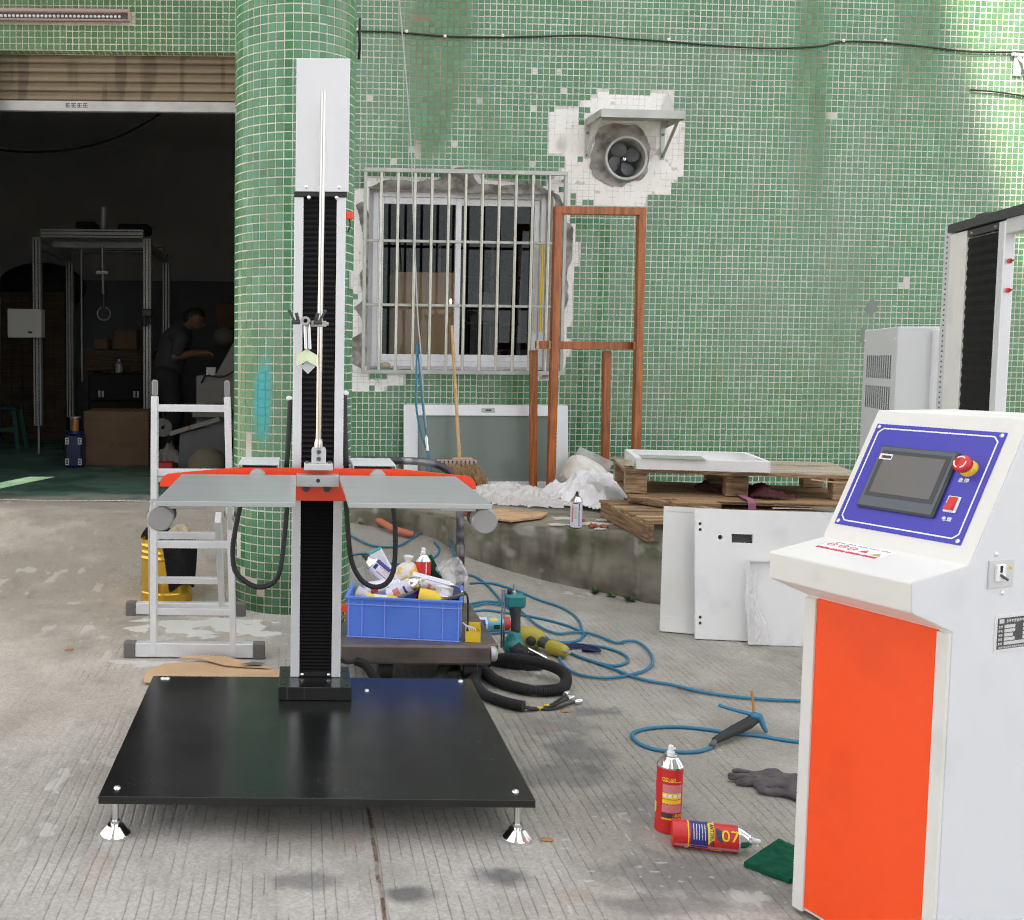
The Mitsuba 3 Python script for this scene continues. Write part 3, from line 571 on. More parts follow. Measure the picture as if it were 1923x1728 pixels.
col = tile_colors(len(P), np.clip(.1 - P[:, 0] * .04, 0, .3)) * np.where(P[:, :1] < -.9, V(1.1, .98, .8), V(1, 1, 1))
put_tiles(fac, P, A, B, N, col, np.where((P[:, 0] > -2.15) & (P[:, 0] < -.45) & (P[:, 2] < 3.95), np.linalg.norm(P - EYE, axis=1), 99))
# inside of the garage
ins = cat([bx((-7.02, 7.985, .2), (-7.0, 15.2, 4.2), 0), bx((.6, 8.3, .2), (.62, 15.2, 4.2), 0), bx((-7, 7.985, 4.2), (.62, 15.2, 4.22), 0)])
part(fac, 'inner_wall', ins, 'room_grey'); part(fac, 'back_wall', bx((-7, 15.18, 1.45 + .9), (.6, 15.2, 4.2), 0), 'room_grey'); part(fac, 'back_wall_dado', bx((-7, 15.17, .2), (.6, 15.2, 2.349), 0), 'room_dark')
sh = thing('roller_shutter', 'raised brown roller shutter with a pale bottom rail in the garage doorway', 'shutter')
for k in range(5): 
    z = 3.13 + .066 * k
    prof = [(7.865, z), (7.850, z + .008), (7.846, z + .03), (7.856, z + .052), (7.868, z + .0645), (7.885, z + .0645), (7.885, z)]
    part(sh, 'slat', prx(prof, -2.748, -.302), 'shutter', 30)
rail = _key(sh + '__bottom_rail'); scene[rail] = mikit.ply(bx((-2.748, 7.842, 3.055), (-.302, 7.89, 3.128), .003), 'mat_alu_dull')
kk = _key(rail + '__label'); scene[kk] = mikit.ply(cat([strokes([(.1, .1, .9, .1), (.1, .5, .9, .5), (.1, .9, .9, .9), (.5, .1, .5, .9), (.15, .1, .15, .9)], .034, .006, mat4((V(1, 0, 0), V(0, 0, 1), V(0, -1, 0)), (-1.685 + .042 * i, 7.8418, 3.095))) for i in range(4)] ), 'mat_dark_grey'); labels[kk] = {'label': 'small dark characters on the pale bottom rail'}
lf = thing('linear_light', 'long grey wall light with a row of small lamps above the garage door', 'light fixture')
part(lf, 'housing', [bx((-3.2, 7.66, 3.70), (-1.215, 7.748, 3.72), .002), bx((-3.2, 7.67, 3.645), (-1.215, 7.70, 3.652), .001), bx((-1.222, 7.66, 3.6525), (-1.215, 7.748, 3.6995), .001)], 'grey_pink')
part(lf, 'dark_trough', bx((-3.2, 7.70, 3.6525), (-1.2225, 7.74, 3.6995), 0), 'dark_grey')
part(lf, 'lamps', cat([ball((-3.18 + .0287 * k, 7.693, 3.676), .0115, 1) for k in range(67)]), 'plastic_white', True, kind='stuff')
for x0 in (-2.05, -1.75, -1.5): part(lf, 'wall_plate', bx((x0, 7.735, 3.7205), (x0 + .12 + .1 * (x0 == -1.75), 7.748, 3.745), .001), 'grey_pink')
part(fac, 'door_post', bx((-2.53, 7.62, .2), (-2.2, 7.745, FB), .004), 'alu_dull')
# porch slab that the pillar carries, just above the frame
po = thing('porch_roof', 'concrete porch slab over the garage door, carried by the round pillar', 'roof')
part(po, 'slab', bx((-9, 5.3, 5.08), (.30, 7.74, 5.4), .01), 'concrete_pale')

# ---------------------------------------------------------------- the pillar
pil = thing('tiled_pillar', 'round pillar of green mosaic tiles with a turquoise spray mark', 'pillar')
PC, PR = V(-.03, 5.6, 0), .308
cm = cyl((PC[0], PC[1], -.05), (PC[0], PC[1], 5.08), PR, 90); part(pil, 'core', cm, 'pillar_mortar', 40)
NP = 45; tp = .0436; th0 = np.arange(NP) * 2 * np.pi / NP; zr = np.arange(.019, 5.05, tp)
TT, ZZ = np.meshgrid(th0, zr, indexing='ij'); TT, ZZ = TT.ravel(), ZZ.ravel()
N = np.stack([np.cos(TT), np.sin(TT), TT * 0], 1); A = np.stack([-np.sin(TT), np.cos(TT), TT * 0], 1); P = PC + N * PR + ZZ[:, None] * V(0, 0, 1)
lost = np.zeros(len(P), bool)
for a0, z0 in [(-137, .895), (-137, .85), (-137, .81), (-137, .77), (-129, .77), (-150, .36), (-150, .32), (-150, .28), (-145, .20), (-137, .17), (-129, .13), (-121, .12)]:
    k = np.argmin(((np.degrees(TT) - a0 + 180) % 360 - 180) ** 2 * 3e-5 + (ZZ - z0) ** 2); lost[k] = True
low = ZZ < .14
keep = ~lost; P, N, A, TT, ZZ = P[keep], N[keep], A[keep], TT[keep], ZZ[keep]
col = tile_colors(len(P), np.clip((meshkit.fbm(np.c_[TT * 2, ZZ * 1.3, TT * 0], 3, 8) - .5) * 1.2, 0, .3))
ang = (np.degrees(TT) + 180) % 360 - 180
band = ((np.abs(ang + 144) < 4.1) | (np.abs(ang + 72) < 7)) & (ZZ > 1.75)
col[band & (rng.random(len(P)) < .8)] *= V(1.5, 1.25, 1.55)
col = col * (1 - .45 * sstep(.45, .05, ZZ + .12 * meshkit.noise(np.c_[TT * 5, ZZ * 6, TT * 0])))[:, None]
def spray(v, c):
    d = np.hypot((v[:, 0] + .178) / .048, (v[:, 2] - 1.075) / .20) + (meshkit.fbm(np.c_[v[:, 0] * 30, v[:, 2] * 24, v[:, 0] * 0], 3, 2) - .5) * .5
    w = (sstep(1.25, .65, d) * .92 * (v[:, 1] < PC[1]))[:, None]; return c * (1 - w) + V(.025, .36, .38) * w
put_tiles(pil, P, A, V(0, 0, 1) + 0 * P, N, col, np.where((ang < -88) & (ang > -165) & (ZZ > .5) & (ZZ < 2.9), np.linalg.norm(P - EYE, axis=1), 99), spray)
pc = thing('pillar_cable', 'short black cable on the right flank of the pillar', 'cable')
part(pc, 'cable', tube(spline([PC + (PR + .02) * V(math.cos(math.radians(a)), math.sin(math.radians(a)), 0) + V(0, 0, z) for a, z in [(6, 2.84), (-6, 2.88), (-10, 2.93), (-9, 2.98), (0, 3.03)]], 5), .007, 6), 'rubber', True)
one('socket_plate', 'small grey socket plate on the right flank of the pillar', 'socket', xf(bx((-.004, -.02, -.045), (.012, .02, .045), .003), mat4((V(.93, -.37, 0), V(.37, .93, 0), V(0, 0, 1)), PC + (PR + .004) * V(.93, -.37, 0) + V(0, 0, 1.69))), 'grey_light')

# ---------------------------------------------------------------- the block whose shade lies over the yard (behind the camera)
ab = thing('apartment_block', 'tall pale apartment block behind the camera that shades the yard', 'building')
foot = Polygon([(-8.29, -12), (-2.27, -12), (2.5, -42), (-8.46, -42)])
part(ab, 'wall', extr(foot, 32.1), 'concrete_pale')
for zf in range(1, 10):
    for xf_ in (-7.6, -5.9, -4.2): part(ab, 'window', bx((xf_, -12.0, zf * 3.2), (xf_ + 1.1, -11.96, zf * 3.2 + 1.5), 0), 'pane_dark')

# ---------------------------------------------------------------- the drop tester
dt = thing('drop_tester', 'tall drop testing machine with a white column, orange crossbeam and black base plate', 'machine')
bp = part(dt, 'base_plate', bx((-.527, 2.775, .099), (.645, 3.855, .120), .0012), 'black_plate')
for x, y in [(-.485, 2.80), (.602, 2.80), (-.485, 3.82), (.602, 3.82)]:
    ft = part(dt, 'levelling_foot', lathe([(.0, .0), (.041, .0), (.0425, .006), (.041, .012), (.022, .032), (.0125, .033), (.0125, .045), (.0, .045)], 40, (x, y, .0005)), 'chrome', 30)
    k = _key(ft + '__stud'); scene[k] = mikit.ply(cyl((x, y, .045), (x, y, .099), .0088, 20), 'mat_chrome', smooth=40)
for x, y in [(-.485, 2.83), (.602, 2.83), (-.485, 3.82), (.602, 3.82), (-.47, 3.82), (.25, 3.70)]: part(dt, 'screw', lathe([(.010, 0), (.009, .004), (.005, .007), (0, .0075)], 14, (x, y, .120)), 'chrome', 40)
fl = part(dt, 'flange', bx((-.060, 3.585, .121), (.192, 3.835, .167), .002), 'black_plate')
for x in (-.043, .175):
    for y in (3.62, 3.70, 3.78):
        k = _key(fl + '__bolt'); scene[k] = mikit.ply(lathe([(.009, 0), (.009, .001), (.006, .0012), (.0, -.0)], 14, (x, y, .1672)), 'mat_rubber')
part(dt, 'column_core', bx((-.012, 3.722, .168), (.150, 3.84, 1.85), 0), 'black_matt')
part(dt, 'column_rail', bx((-.020, 3.70, .168), (.0115, 3.845, 1.846), .0015), 'alu_white'); part(dt, 'column_rail', bx((.1255, 3.70, .168), (.157, 3.845, 1.846), .0015), 'alu_white')
def bellows(x0, x1, y, z0, z1, pitch, depth):
    z = np.arange(z0, z1, pitch / 2); pr = [(y + depth * (i % 2), q) for i, q in enumerate(z)] + [(y + .012, z[-1]), (y + .012, z[0])]
    return prx(pr, x0, x1)
part(dt, 'bellows', bellows(.0125, .1245, 3.706, .185, .80, .0125, .006), 'bellows', label='finely pleated black bellows below the crossbeam')
part(dt, 'bellows', bellows(.0125, .1245, 3.706, .93, 1.84, .0185, .007), 'bellows', label='pleated black bellows above the crossbeam')
part(dt, 'bellows_plate', bx((.0125, 3.703, .169), (.1245, 3.712, .1845), .001), 'black')
part(dt, 'top_band', bx((-.0215, 3.694, 1.8465), (.1595, 3.85, 1.862), .001), 'black')
part(dt, 'top_cover', bx((-.017, 3.690, 1.863), (.165, 3.85, 2.309), .0012), 'alu_white', label='pale grey sheet metal cover on top of the column')
for x, z, y in [(.020, 1.878, 3.689), (.132, 1.878, 3.689), (.029, 1.843, 3.693), (.124, 1.843, 3.693), (.022, .1765, 3.702), (.1155, .1765, 3.702)]: part(dt, 'screw', lathe([(.0065, 0), (.006, .003), (.003, .005), (0, .0052)], 14, (x, y, z), (0, -1, 0)), 'chrome', 40)
for x, z in [(.171, 1.79), (.167, .405)]:
    s = part(dt, 'limit_switch', bx((x - .012, 3.735, z - .012), (x + .012, 3.765, z + .012), .002), 'orange')
    k = _key(s + '__lead'); scene[k] = mikit.ply(tube(spline([(x, 3.75, z - .012), (x + .003, 3.75, z - .035), (x - .004, 3.76, z - .055)], 4), .0025, 6), 'mat_rubber')
# crossbeam, arms and their gear
bm = [(-.475, .850), (-.472, .873), (-.462, .886), (-.445, .893), (-.39, .899), (-.205, .917), (.345, .917), (.52, .900), (.585, .894), (.602, .886), (.611, .873), (.614, .850), (.20, .846), (.168, .805), (-.032, .805), (-.06, .846)]
part(dt, 'crossbeam', pry(bm, 3.66, .02), 'orange', label='orange crossbeam with rounded ends')
part(dt, 'carriage', bx((-.012, 3.661, .82), (.150, 3.698, .90), .001), 'black_matt')
part(dt, 'centre_bar', bx((-.0045, 3.57, .862), (.1395, 3.639, .900), .001), 'wing')
part(dt, 'socket_screw', cyl((.0685, 3.569, .883), (.0685, 3.572, .883), .0068, 18), 'rubber', 40)
for x in (.029, .101): part(dt, 'socket_screw', cyl((x, 3.632, .849), (x, 3.64, .849), .0125, 18), 'charcoal', 40)
for x0, x1, bxs, bufx in [(-.392, -.0055, (-.37, -.26), -.383), (.1405, .535, (.40, .50), .523)]:
    w = part(dt, 'drop_wing', bx((x0, 2.905, .886), (x1, 3.585, .900), .001), 'wing', label=('left' if x0 < 0 else 'right') + ' grey support wing')
    part(dt, 'wing_bracket', bx((bxs[0], 2.955, .872), (bxs[1], 3.2, .8855), .001), 'wing')
    bf = part(dt, 'buffer', lathe([(0, 0), (.033, 0), (.0365, .003), (.0365, .010), (.034, .012), (.034, .055), (.0, .055)], 36, (bufx, 2.945, .846), (0, 1, 0)), 'buffer_grey', 35)
    k = _key(bf + '__rubber_sleeve'); scene[k] = mikit.ply(cyl((bufx, 3.0005, .846), (bufx, 3.055, .846), .0335, 30), 'mat_rubber', smooth=40)
    k = _key(bf + '__saddle'); scene[k] = mikit.ply(bx((bufx - .02, 2.96, .876), (bufx + .02, 3.0, .8855), .001), 'mat_chrome')
for xc in (-.1375, .273): part(dt, 'hinge_disc', cyl((xc, 3.592, .888), (xc, 3.6385, .888), .029, 32), 'alu_dull', 40)
for x0, x1 in [(-.205, -.066), (.190, .338)]:
    mb = part(dt, 'motor_cover', [bx((x0, 3.64, .9265), (x1, 3.90, .9295), 0), bx((x0, 3.64, .90 + .0175), (x0 + .003, 3.90, .926), 0), bx((x1 - .003, 3.64, .9175), (x1, 3.90, .926), 0)], 'grey_light')
    k = _key(mb + '__motor'); scene[k] = mikit.ply(bx((x0 + .01, 3.70, .85), (x1 - .01, 3.89, .925), .004), 'mat_charcoal')
part(dt, 'guide_rod', cyl((.0690, 3.60, 1.012), (.0735, 3.60, 2.176), .0092, 20), 'steel', 40)
rb = part(dt, 'rod_base', [bx((.021, 3.575, .9175), (.118, 3.64, .938), .0015), pry([(.046, .939), (.095, .939), (.095, .985), (.092, .992), (.085, .995), (.056, .995), (.049, .992), (.046, .985)], 3.615, .022)], 'grey_light')
for x, z in [(.0705, .978), (.0705, .955)]: k = _key(rb + '__bolt'); scene[k] = mikit.ply(lathe([(0, 0), (.004, 0), (.004, .004), (.0075, .004), (.0075, -.003), (0, -.003)], 16, (x, 3.59, z), (0, -1, 0)), 'mat_dark_grey')
for x in (.031, .108): k = _key(rb + '__bolt'); scene[k] = mikit.ply(cyl((x, 3.605, .938), (x, 3.605, .945), .0065, 14), 'mat_dark_grey')
part(dt, 'rod_collar', lathe([(.0145, .992), (.0145, 1.01), (.0125, 1.014), (.0125, 1.022), (0, 1.022)], 24, (.0695, 3.60, 0)), 'steel', 35)
ck = part(dt, 'rod_clamp', [bx((.040, 3.588, 1.400), (.092, 3.612, 1.420), .002), cyl((.088, 3.60, 1.41), (.099, 3.60, 1.41), .006, 14)], 'alu_dull')
k = _key(ck + '__ring'); scene[k] = mikit.ply(lathe([(.007, -.03), (.0135, -.03), (.0150, -.026), (.0150, .026), (.0135, .03), (.007, .03)], 24, (.022, 3.565, 1.418), (.05, 1, 0)), 'mat_alu_dull', smooth=35)
def wing_knob(o, s):
    a = V(s, 0, 0); o = V(*o)
    return cat([cyl(o, o + a * .028, .0075, 12), bar(o + a * .018, o + a * .036 + V(0, 0, .034), .010, .008), bar(o + a * .006, o + a * .014 + V(0, -.01, .030), .010, .008), ball(o + a * .037 + V(0, 0, .036), .0065, 1)])
for o, s in [((.004, 3.56, 1.414), -1), ((.048, 3.56, 1.414), 1)]: k = _key(ck + '__wing_knob'); scene[k] = mikit.ply(wing_knob(o, s), 'mat_charcoal', smooth=40)
for x in (.0235, .036): k = _key(ck + '__stem'); scene[k] = mikit.ply(cyl((x - .004, 3.555, 1.405), (x, 3.535, 1.325), .0058, 12), 'mat_steel', smooth=40)
CB = tr(.026, 3.535, 1.318) @ rot([1, 0, 0], 38)
rf = lambda sg: xf(bx((0, -.05, -.003), (sg * .043, .012, 0), .0008), rot([0, 1, 0], 36 * sg))
co = part(dt, 'corner_bracket', xf(cat([rf(-1), rf(1)]), CB), 'acrylic', label='pale yellow roof shaped holder hanging from the rod')
sub0 = _key(co + '__under_plate'); scene[sub0] = mikit.ply(xf(bx((-.017, -.017, -.0015), (.017, .017, .0015), .0005), CB @ tr(.004, -.048, -.028) @ rot([1, 0, 0], 60) @ rot([0, 0, 1], 45)), 'mat_grey_light')
L_ = [(-.192, .888), (-.195, .807), (-.212, .708), (-.221, .635), (-.211, .563), (-.166, .521), (-.121, .509), (-.076, .531), (-.053, .60), (-.034, .809), (-.032, .88)]
R2 = [(.160, .88), (.166, .828), (.173, .711), (.187, .603), (.22, .539), (.266, .513), (.31, .529), (.333, .586), (.335, .713), (.330, .812), (.328, .888)]
for pts in (L_, R2): part(dt, 'cable_loop', tube(spline([(x, 3.675 if i in (0, 1, len(pts) - 1, len(pts) - 2) else 3.61, z) for i, (x, z) in enumerate(pts)], 8), .0088, 10), 'rubber', True, label=('left' if pts is L_ else 'right') + ' hanging loop of black sleeved cable')
for x0, x1, z in [(-.034, -.029, 1.145), (.168, .164, 1.165)]:
    s = part(dt, 'cable_sleeve', tube(spline([(x0 + .006 * np.sign(x0 - .06), 3.80, .90), (x0, 3.80, 1.02), (x1, 3.80, z)], 6), .0095, 10), 'rubber', True)
    k = _key(s + '__tie'); scene[k] = mikit.ply(ball((x1 + .004 * np.sign(x1 - .06), 3.80, z + .006), .012, 1, (1, 1, .8)), 'mat_plastic_white', smooth=True)

# ---------------------------------------------------------------- the console
cw_ = V(.367, -.93, 0); cw_ /= np.linalg.norm(cw_); cn_ = V(cw_[1], -cw_[0], 0); CO = V(1.1875, 2.4415, 0)
MC = mat4((cw_, -cn_, V(0, 0, 1)), CO)            # x along the width, y backwards, z up
cl_ = lambda m: xf(m, MC)
cs = thing('control_console', 'white control console with an orange front panel and a sloping blue control panel', 'console')
WD = .356
prof = [(0, .012), (0, .759), (-.116, .806), (-.1215, .868), (.040, .8925), (.197, 1.186), (.45, 1.186), (.45, .012)]
rprof = Polygon(prof).buffer(-.006).buffer(.006, quad_segs=5)
body_m = prx(rprof, 0, WD)
part(cs, 'housing', cl_(body_m), 'cream', 25)
part(cs, 'side_panel', cl_(prx(rprof.buffer(-.0015), WD + .0003, WD + .0022)), 'panel_grey', label='pale grey right side panel')
part(cs, 'front_panel', cl_(bx((.030, -.0035, .022), (.330, .002, .7575), .001)), 'orange_panel', label='large orange front panel')
part(cs, 'front_strip', cl_(bx((-.0005, -.0085, .012), (.0295, .002, .755), .001)), 'cream'); part(cs, 'front_strip', cl_(bx((.3305, -.0085, .012), (WD + .0005, .002, .755), .001)), 'cream')
part(cs, 'plinth', cl_(bx((.02, .03, 0), (.335, .44, .0118), 0)), 'black_matt')
# sloping control panel: frame with x along the width, y up the slope, z out of it
sl0, sl1 = V(.040, .8925), V(.197, 1.186); sv = (sl1 - sl0) / np.linalg.norm(sl1 - sl0); SL = np.linalg.norm(sl1 - sl0)
MS = MC @ mat4((V(1, 0, 0), V(0, sv[0], sv[1]), V(0, -sv[1], sv[0])), (0, sl0[0], sl0[1]))
sp_ = lambda m: xf(m, MS)
PX0, PX1, PY0, PY1 = .015, .324, .037, .297
cp_ = part(cs, 'control_panel', sp_(bx((PX0, PY0, .0003), (PX1, PY1, .0028), .0006)), 'panel_blue', label='blue sloping control panel with screen and buttons')
def sub(parent, name, m, mat, smooth=False, label=None):
    k = _key(parent + '__' + name); scene[k] = mikit.ply(cat(m) if isinstance(m, list) else m, 'mat_' + mat, smooth=smooth)
    if label: labels[k] = {'label': label}
    return k
o_ = .010; ch = .012; rim = Polygon([(PX0 + o_ + ch, PY0 + o_), (PX1 - o_ - ch, PY0 + o_), (PX1 - o_, PY0 + o_ + ch), (PX1 - o_, PY1 - o_ - ch), (PX1 - o_ - ch, PY1 - o_), (PX0 + o_ + ch, PY1 - o_), (PX0 + o_, PY1 - o_ - ch), (PX0 + o_, PY0 + o_ + ch)])
sub(cp_, 'border_line', sp_(xf(extr(rim.difference(rim.buffer(-.003)), .0006), tr(0, 0, .0028))), 'print_white')
for x in (PX0 + .008, PX1 - .008):
    for y in (PY0 + .008, PY1 - .008): sub(cp_, 'screw', sp_(lathe([(.005, 0), (.0045, .002), (0, .003)], 12, (x, y, .0028))), 'chrome', 40)
SX0, SX1, SY0, SY1 = .057, .247, .085, .240
sc = part(cs, 'touch_screen', sp_(bx((SX0, SY0, .0028), (SX1, SY1, .011), .003)), 'charcoal', label='grey framed touch screen')
sub(sc, 'bezel', sp_(bx((SX0 + .004, SY0 + .004, .0112), (SX1 - .004, SY1 - .004, .0125), .0004)), 'bezel')
sub(sc, 'dark_border', sp_(bx((SX0 + .011, SY0 + .028, .0127), (SX1 - .011, SY1 - .013, .0132), 0)), 'charcoal')
sub(sc, 'glass', sp_(bx((SX0 + .021, SY0 + .037, .0134), (SX1 - .021, SY1 - .022, .0138), 0)), 'screen')
st_ = sub(sc, 'sticker', sp_(bx((SX0 + .010, SY1 - .036, .0140), (SX0 + .042, SY1 - .022, .0144), 0)), 'print_white')
sub(sc, 'sticker_print', sp_(cat([bx((SX0 + .019, SY1 - .033, .0145), (SX0 + .040, SY1 - .026, .0147), 0)])), 'charcoal')
sub(sc, 'sticker_print', sp_(bx((SX0 + .015, SY1 - .033, .01455), (SX0 + .0188, SY1 - .026, .01475), 0)), 'print_red')
es = part(cs, 'emergency_stop', sp_(lathe([(.0185, .0028), (.0185, .009), (.0165, .013), (.014, .018), (.0, .018)], 32, (.277, .207, 0))), 'yellow', 35, label='round emergency stop button with a yellow collar')
sub(es, 'red_knob', sp_(lathe([(.0, .017), (.013, .017), (.0182, .021), (.0192, .027), (.018, .033), (.0135, .0365), (0, .0375)], 36, (.277, .207, 0))), 'red', True)
arcs = [extr(Point(0, 0).buffer(.0138, 24).difference(Point(0, 0).buffer(.0112, 24)).intersection(Polygon([(0, 0), (.03 * math.cos(a - .75), .03 * math.sin(a - .75)), (.03 * math.cos(a), .03 * math.sin(a)), (.03 * math.cos(a + .75), .03 * math.sin(a + .75))])), .0006) for a in (1.6, 3.7, 5.8)]
sub(es, 'arrows', sp_(xf(cat(arcs), tr(.277, .207, .0366))), 'print_white')
rs_ = part(cs, 'rocker_switch', sp_(bx((.259, .104, .0028), (.287, .141, .006), .001)), 'print_white', label='red rocker power switch in a white frame')
sub(rs_, 'rocker', sp_(xf(cat([prx([(.108, .0065), (.138, .0065), (.138, .009), (.123, .010), (.108, .015)], +.264, .282)]), np.eye(4))), 'red')
JI = [(.5, .98, .2, .75), (.3, .85, .75, .85), (.75, .85, .62, .72), (.2, .7, .8, .7), (.2, .56, .8, .56), (.2, .42, .8, .42), (.8, .7, .8, .42), (.15, .2, .1, .02), (.3, .3, .3, .05), (.3, .05, .7, .05), (.55, .3, .55, .2), (.8, .25, .9, .08)]
TING = [(.25, .95, .05, .55), (.17, .7, .17, .02), (.65, .98, .65, .85), (.4, .82, .95, .82), (.48, .7, .85, .7), (.48, .55, .85, .55), (.48, .7, .48, .55), (.85, .7, .85, .55), (.38, .42, .95, .42), (.4, .28, .9, .28), (.66, .28, .66, .02)]
DIAN = [(.2, .8, .8, .8), (.2, .6, .8, .6), (.2, .4, .8, .4), (.2, .8, .2, .4), (.8, .8, .8, .4), (.5, .98, .5, .1), (.5, .1, .95, .1), (.95, .1, .95, .25)]
YUAN = [(.1, .9, .2, .8), (.05, .65, .15, .55), (.05, .1, .2, .35), (.32, .9, .95, .9), (.32, .9, .25, .1), (.5, .75, .85, .75), (.5, .6, .85, .6), (.5, .45, .85, .45), (.5, .75, .5, .45), (.85, .75, .85, .45), (.67, .45, .67, .05), (.5, .3, .45, .15), (.85, .3, .92, .15)]
for nm, y, x, gl in [('stop_label', .180, .275, (JI, TING)), ('power_label', .089, .273, (DIAN, YUAN))]:
    sub(cp_, nm, sp_(cat([strokes(g, .0105, .0011, tr(x + .0125 * (i - .5), y, .0029)) for i, g in enumerate(gl)])), 'print_white', label='white two character label under the ' + ('stop button' if y > .15 else 'power switch'))
# warning sticker on the desk: frame on the ledge top
l0, l1 = V(-.1215, .868), V(.040, .8925); lv = (l1 - l0) / np.linalg.norm(l1 - l0); ML = MC @ mat4((V(1, 0, 0), V(0, lv[0], lv[1]), V(0, -lv[1], lv[0])), (0, l0[0], l0[1]))
lp = lambda m: xf(m, ML)
ws = part(cs, 'warning_sticker', lp(bx((.045, .085, .0002), (.205, .150, .0008), 0)), 'print_white', label='white warning sticker with a red stripe on the desk')
for i in range(4): sub(ws, 'red_stripe', lp(bx((.046 + .0395 * i, .087, .0009), (.082 + .0395 * i, .098, .0012), 0)), 'print_red')
rg = lambda x, y, r: xf(extr(Point(0, 0).buffer(r).difference(Point(0, 0).buffer(r * .72)), .0003), tr(x, y, .0009))
for x, y in [(.060, .125), (.090, .125), (.118, .120)]: sub(ws, 'red_ring', lp(cat([rg(x, y, .011), bx((x - .006, y - .0015, .0009), (x + .006, y + .0015, .0012), 0)])), 'print_red')
sub(ws, 'triangle', lp(xf(extr([(0, 0), (.022, 0), (.011, .02)], .0003), tr(.140, .110, .0009))), 'print_red'); sub(ws, 'triangle', lp(xf(extr([(0, 0), (.024, 0), (.012, .02)], .0003), tr(.174, .104, .0009))), 'olive')
for i in range(5): sub(ws, 'print_line', lp(bx((.055 + .029 * i, .1415, .0009), (.078 + .029 * i, .1445, .0012), 0)), 'bezel')
# right side: switch plate, screws, rating plate.  frame with x backwards, y up, z out of the side
MR = MC @ mat4((V(0, 1, 0), V(0, 0, 1), V(1, 0, 0)), (WD + .0023, 0, 0)); rs = lambda m: xf(m, MR)
sw = part(cs, 'breaker_plate', rs(bx((.093, .841, 0), (.166, .899, .004), .002)), 'grey_light', label='grey breaker plate on the right side panel')
sub(sw, 'raised_block', rs(bx((.108, .856, .004), (.135, .890, .010), .001)), 'print_white'); sub(sw, 'slot', rs(bx((.116, .874, .010), (.123, .888, .0105), 0)), 'black_matt'); sub(sw, 'lever', rs(bar((.117, .870, .009), (.130, .859, .018), .005, .004, up=(0, 0, 1))), 'charcoal'); sub(sw, 'lamp', rs(ball((.155, .882, .004), .004, 1)), 'yellow')
for x, y in [(.113, .911), (.137, .829)]: part(cs, 'side_screw', rs(lathe([(.005, 0), (.0045, .003), (0, .0045)], 12, (x, y, 0))), 'chrome', 40)
rp = part(cs, 'rating_plate', rs(bx((.122, .705, 0), (.262, .783, .0012), .0003)), 'alu_white', label='black and silver rating plate on the right side panel')
sub(rp, 'dark_field', rs(bx((.130, .711, .0013), (.256, .776, .0018), 0)), 'charcoal')
sub(rp, 'emblem', rs(bx((.134, .765, .0019), (.148, .774, .0022), 0)), 'grey_light')
GL = [JI, TING, DIAN, YUAN]
sub(rp, 'heading', rs(cat([strokes(GL[i % 4], .0065, .0008, tr(.158 + .0078 * i, .7695, .0019), .0003) for i in range(12)])), 'grey_light')
for r in range(5): 
    sub(rp, 'caption', rs(cat([strokes(GL[(i + r) % 4], .0055, .0007, tr(.135 + .0065 * i, .758 - .0088 * r, .0019), .0003) for i in range(2)])), 'grey_light')
    for a0, a1 in ([(.150, .182), (.206, .250)] if r < 4 else [(.150, .252)]): sub(rp, 'blank_field', rs(bx((a0, .7545 - .0088 * r, .0019), (a1 if r != 2 else a1 - .006, .7615 - .0088 * r, .0022), 0)), 'grey_light')
sub(rp, 'footer', rs(cat([strokes(GL[i % 4], .0045, .0006, tr(.137 + .0058 * i, .7145, .0019), .0003) for i in range(20)])), 'grey_light')

# ---------------------------------------------------------------- the second machine and the cabinet at the right
md = V(.17, 1, 0); md /= np.linalg.norm(md); mp = V(-md[1], md[0], 0)        # md runs away from the camera, mp faces left
P0 = V(2.51, 4.2, 0); MM = mat4((-md, -mp, V(0, 0, 1)), P0)                    # x towards the camera, y away to the right, z up
mm = lambda m: xf(m, MM)
tm = thing('test_frame', 'grey test machine with black bellows and a black top beam behind the console', 'machine')
part(tm, 'column_rail', mm(bx((.064, 0, .05), (.20, .06, 1.79), .003)), 'cream'); part(tm, 'column_rail', mm(bx((.452, 0, .05), (.50, .035, 1.79), .003)), 'alu_white')
pr = []; z = np.arange(.3, 1.765, .018)
pr = [(.006 + .004 * (i % 2), q) for i, q in enumerate(z)] + [(.03, z[-1]), (.03, z[0])]
part(tm, 'bellows', mm(prx(pr, .201, .451)), 'bellows'); part(tm, 'bellows_plate', mm(bx((.201, .003, 1.766), (.451, .03, 1.79), .001)), 'charcoal')
part(tm, 'column_back', mm(bx((.21, .031, .05), (.44, .06, 1.79), 0)), 'grey_light')
for x in (.235, .42): part(tm, 'screw', mm(lathe([(.006, 0), (.005, .003), (0, .0045)], 12, (x, .003, 1.778), (0, -1, 0))), 'chrome', 40)
sc_ = part(tm, 'scale_strip', mm(bx((.0, .004, .3), (.060, .012, 1.83), .001)), 'grey_light', label='pale scale strip with small marks')
sub(sc_, 'marks', mm(cat([bx((.024, .0030, .32 + .02 * i), (.036, .0038, .327 + .02 * i), 0) for i in range(74)])), 'dark_grey')
labels[sc_ + '__marks'] = {'kind': 'stuff'}
part(tm, 'top_beam', mm(bx((.063, -.012, 1.795), (1.5, .10, 1.827), .002)), 'charcoal'); part(tm, 'beam_skirt', mm(bx((.505, .0, 1.742), (1.49, .09, 1.794), .002)), 'grey_light'); part(tm, 'beam_cap', mm(bx((.24, .01, 1.828), (.32, .08, 1.842), .003)), 'charcoal')
part(tm, 'far_column', mm(bx((1.2, .0, .05), (1.45, .2, 1.741), .003)), 'cream'); part(tm, 'base', mm(bx((-.05, -.12, 0), (1.55, .35, .049), .004)), 'charcoal')
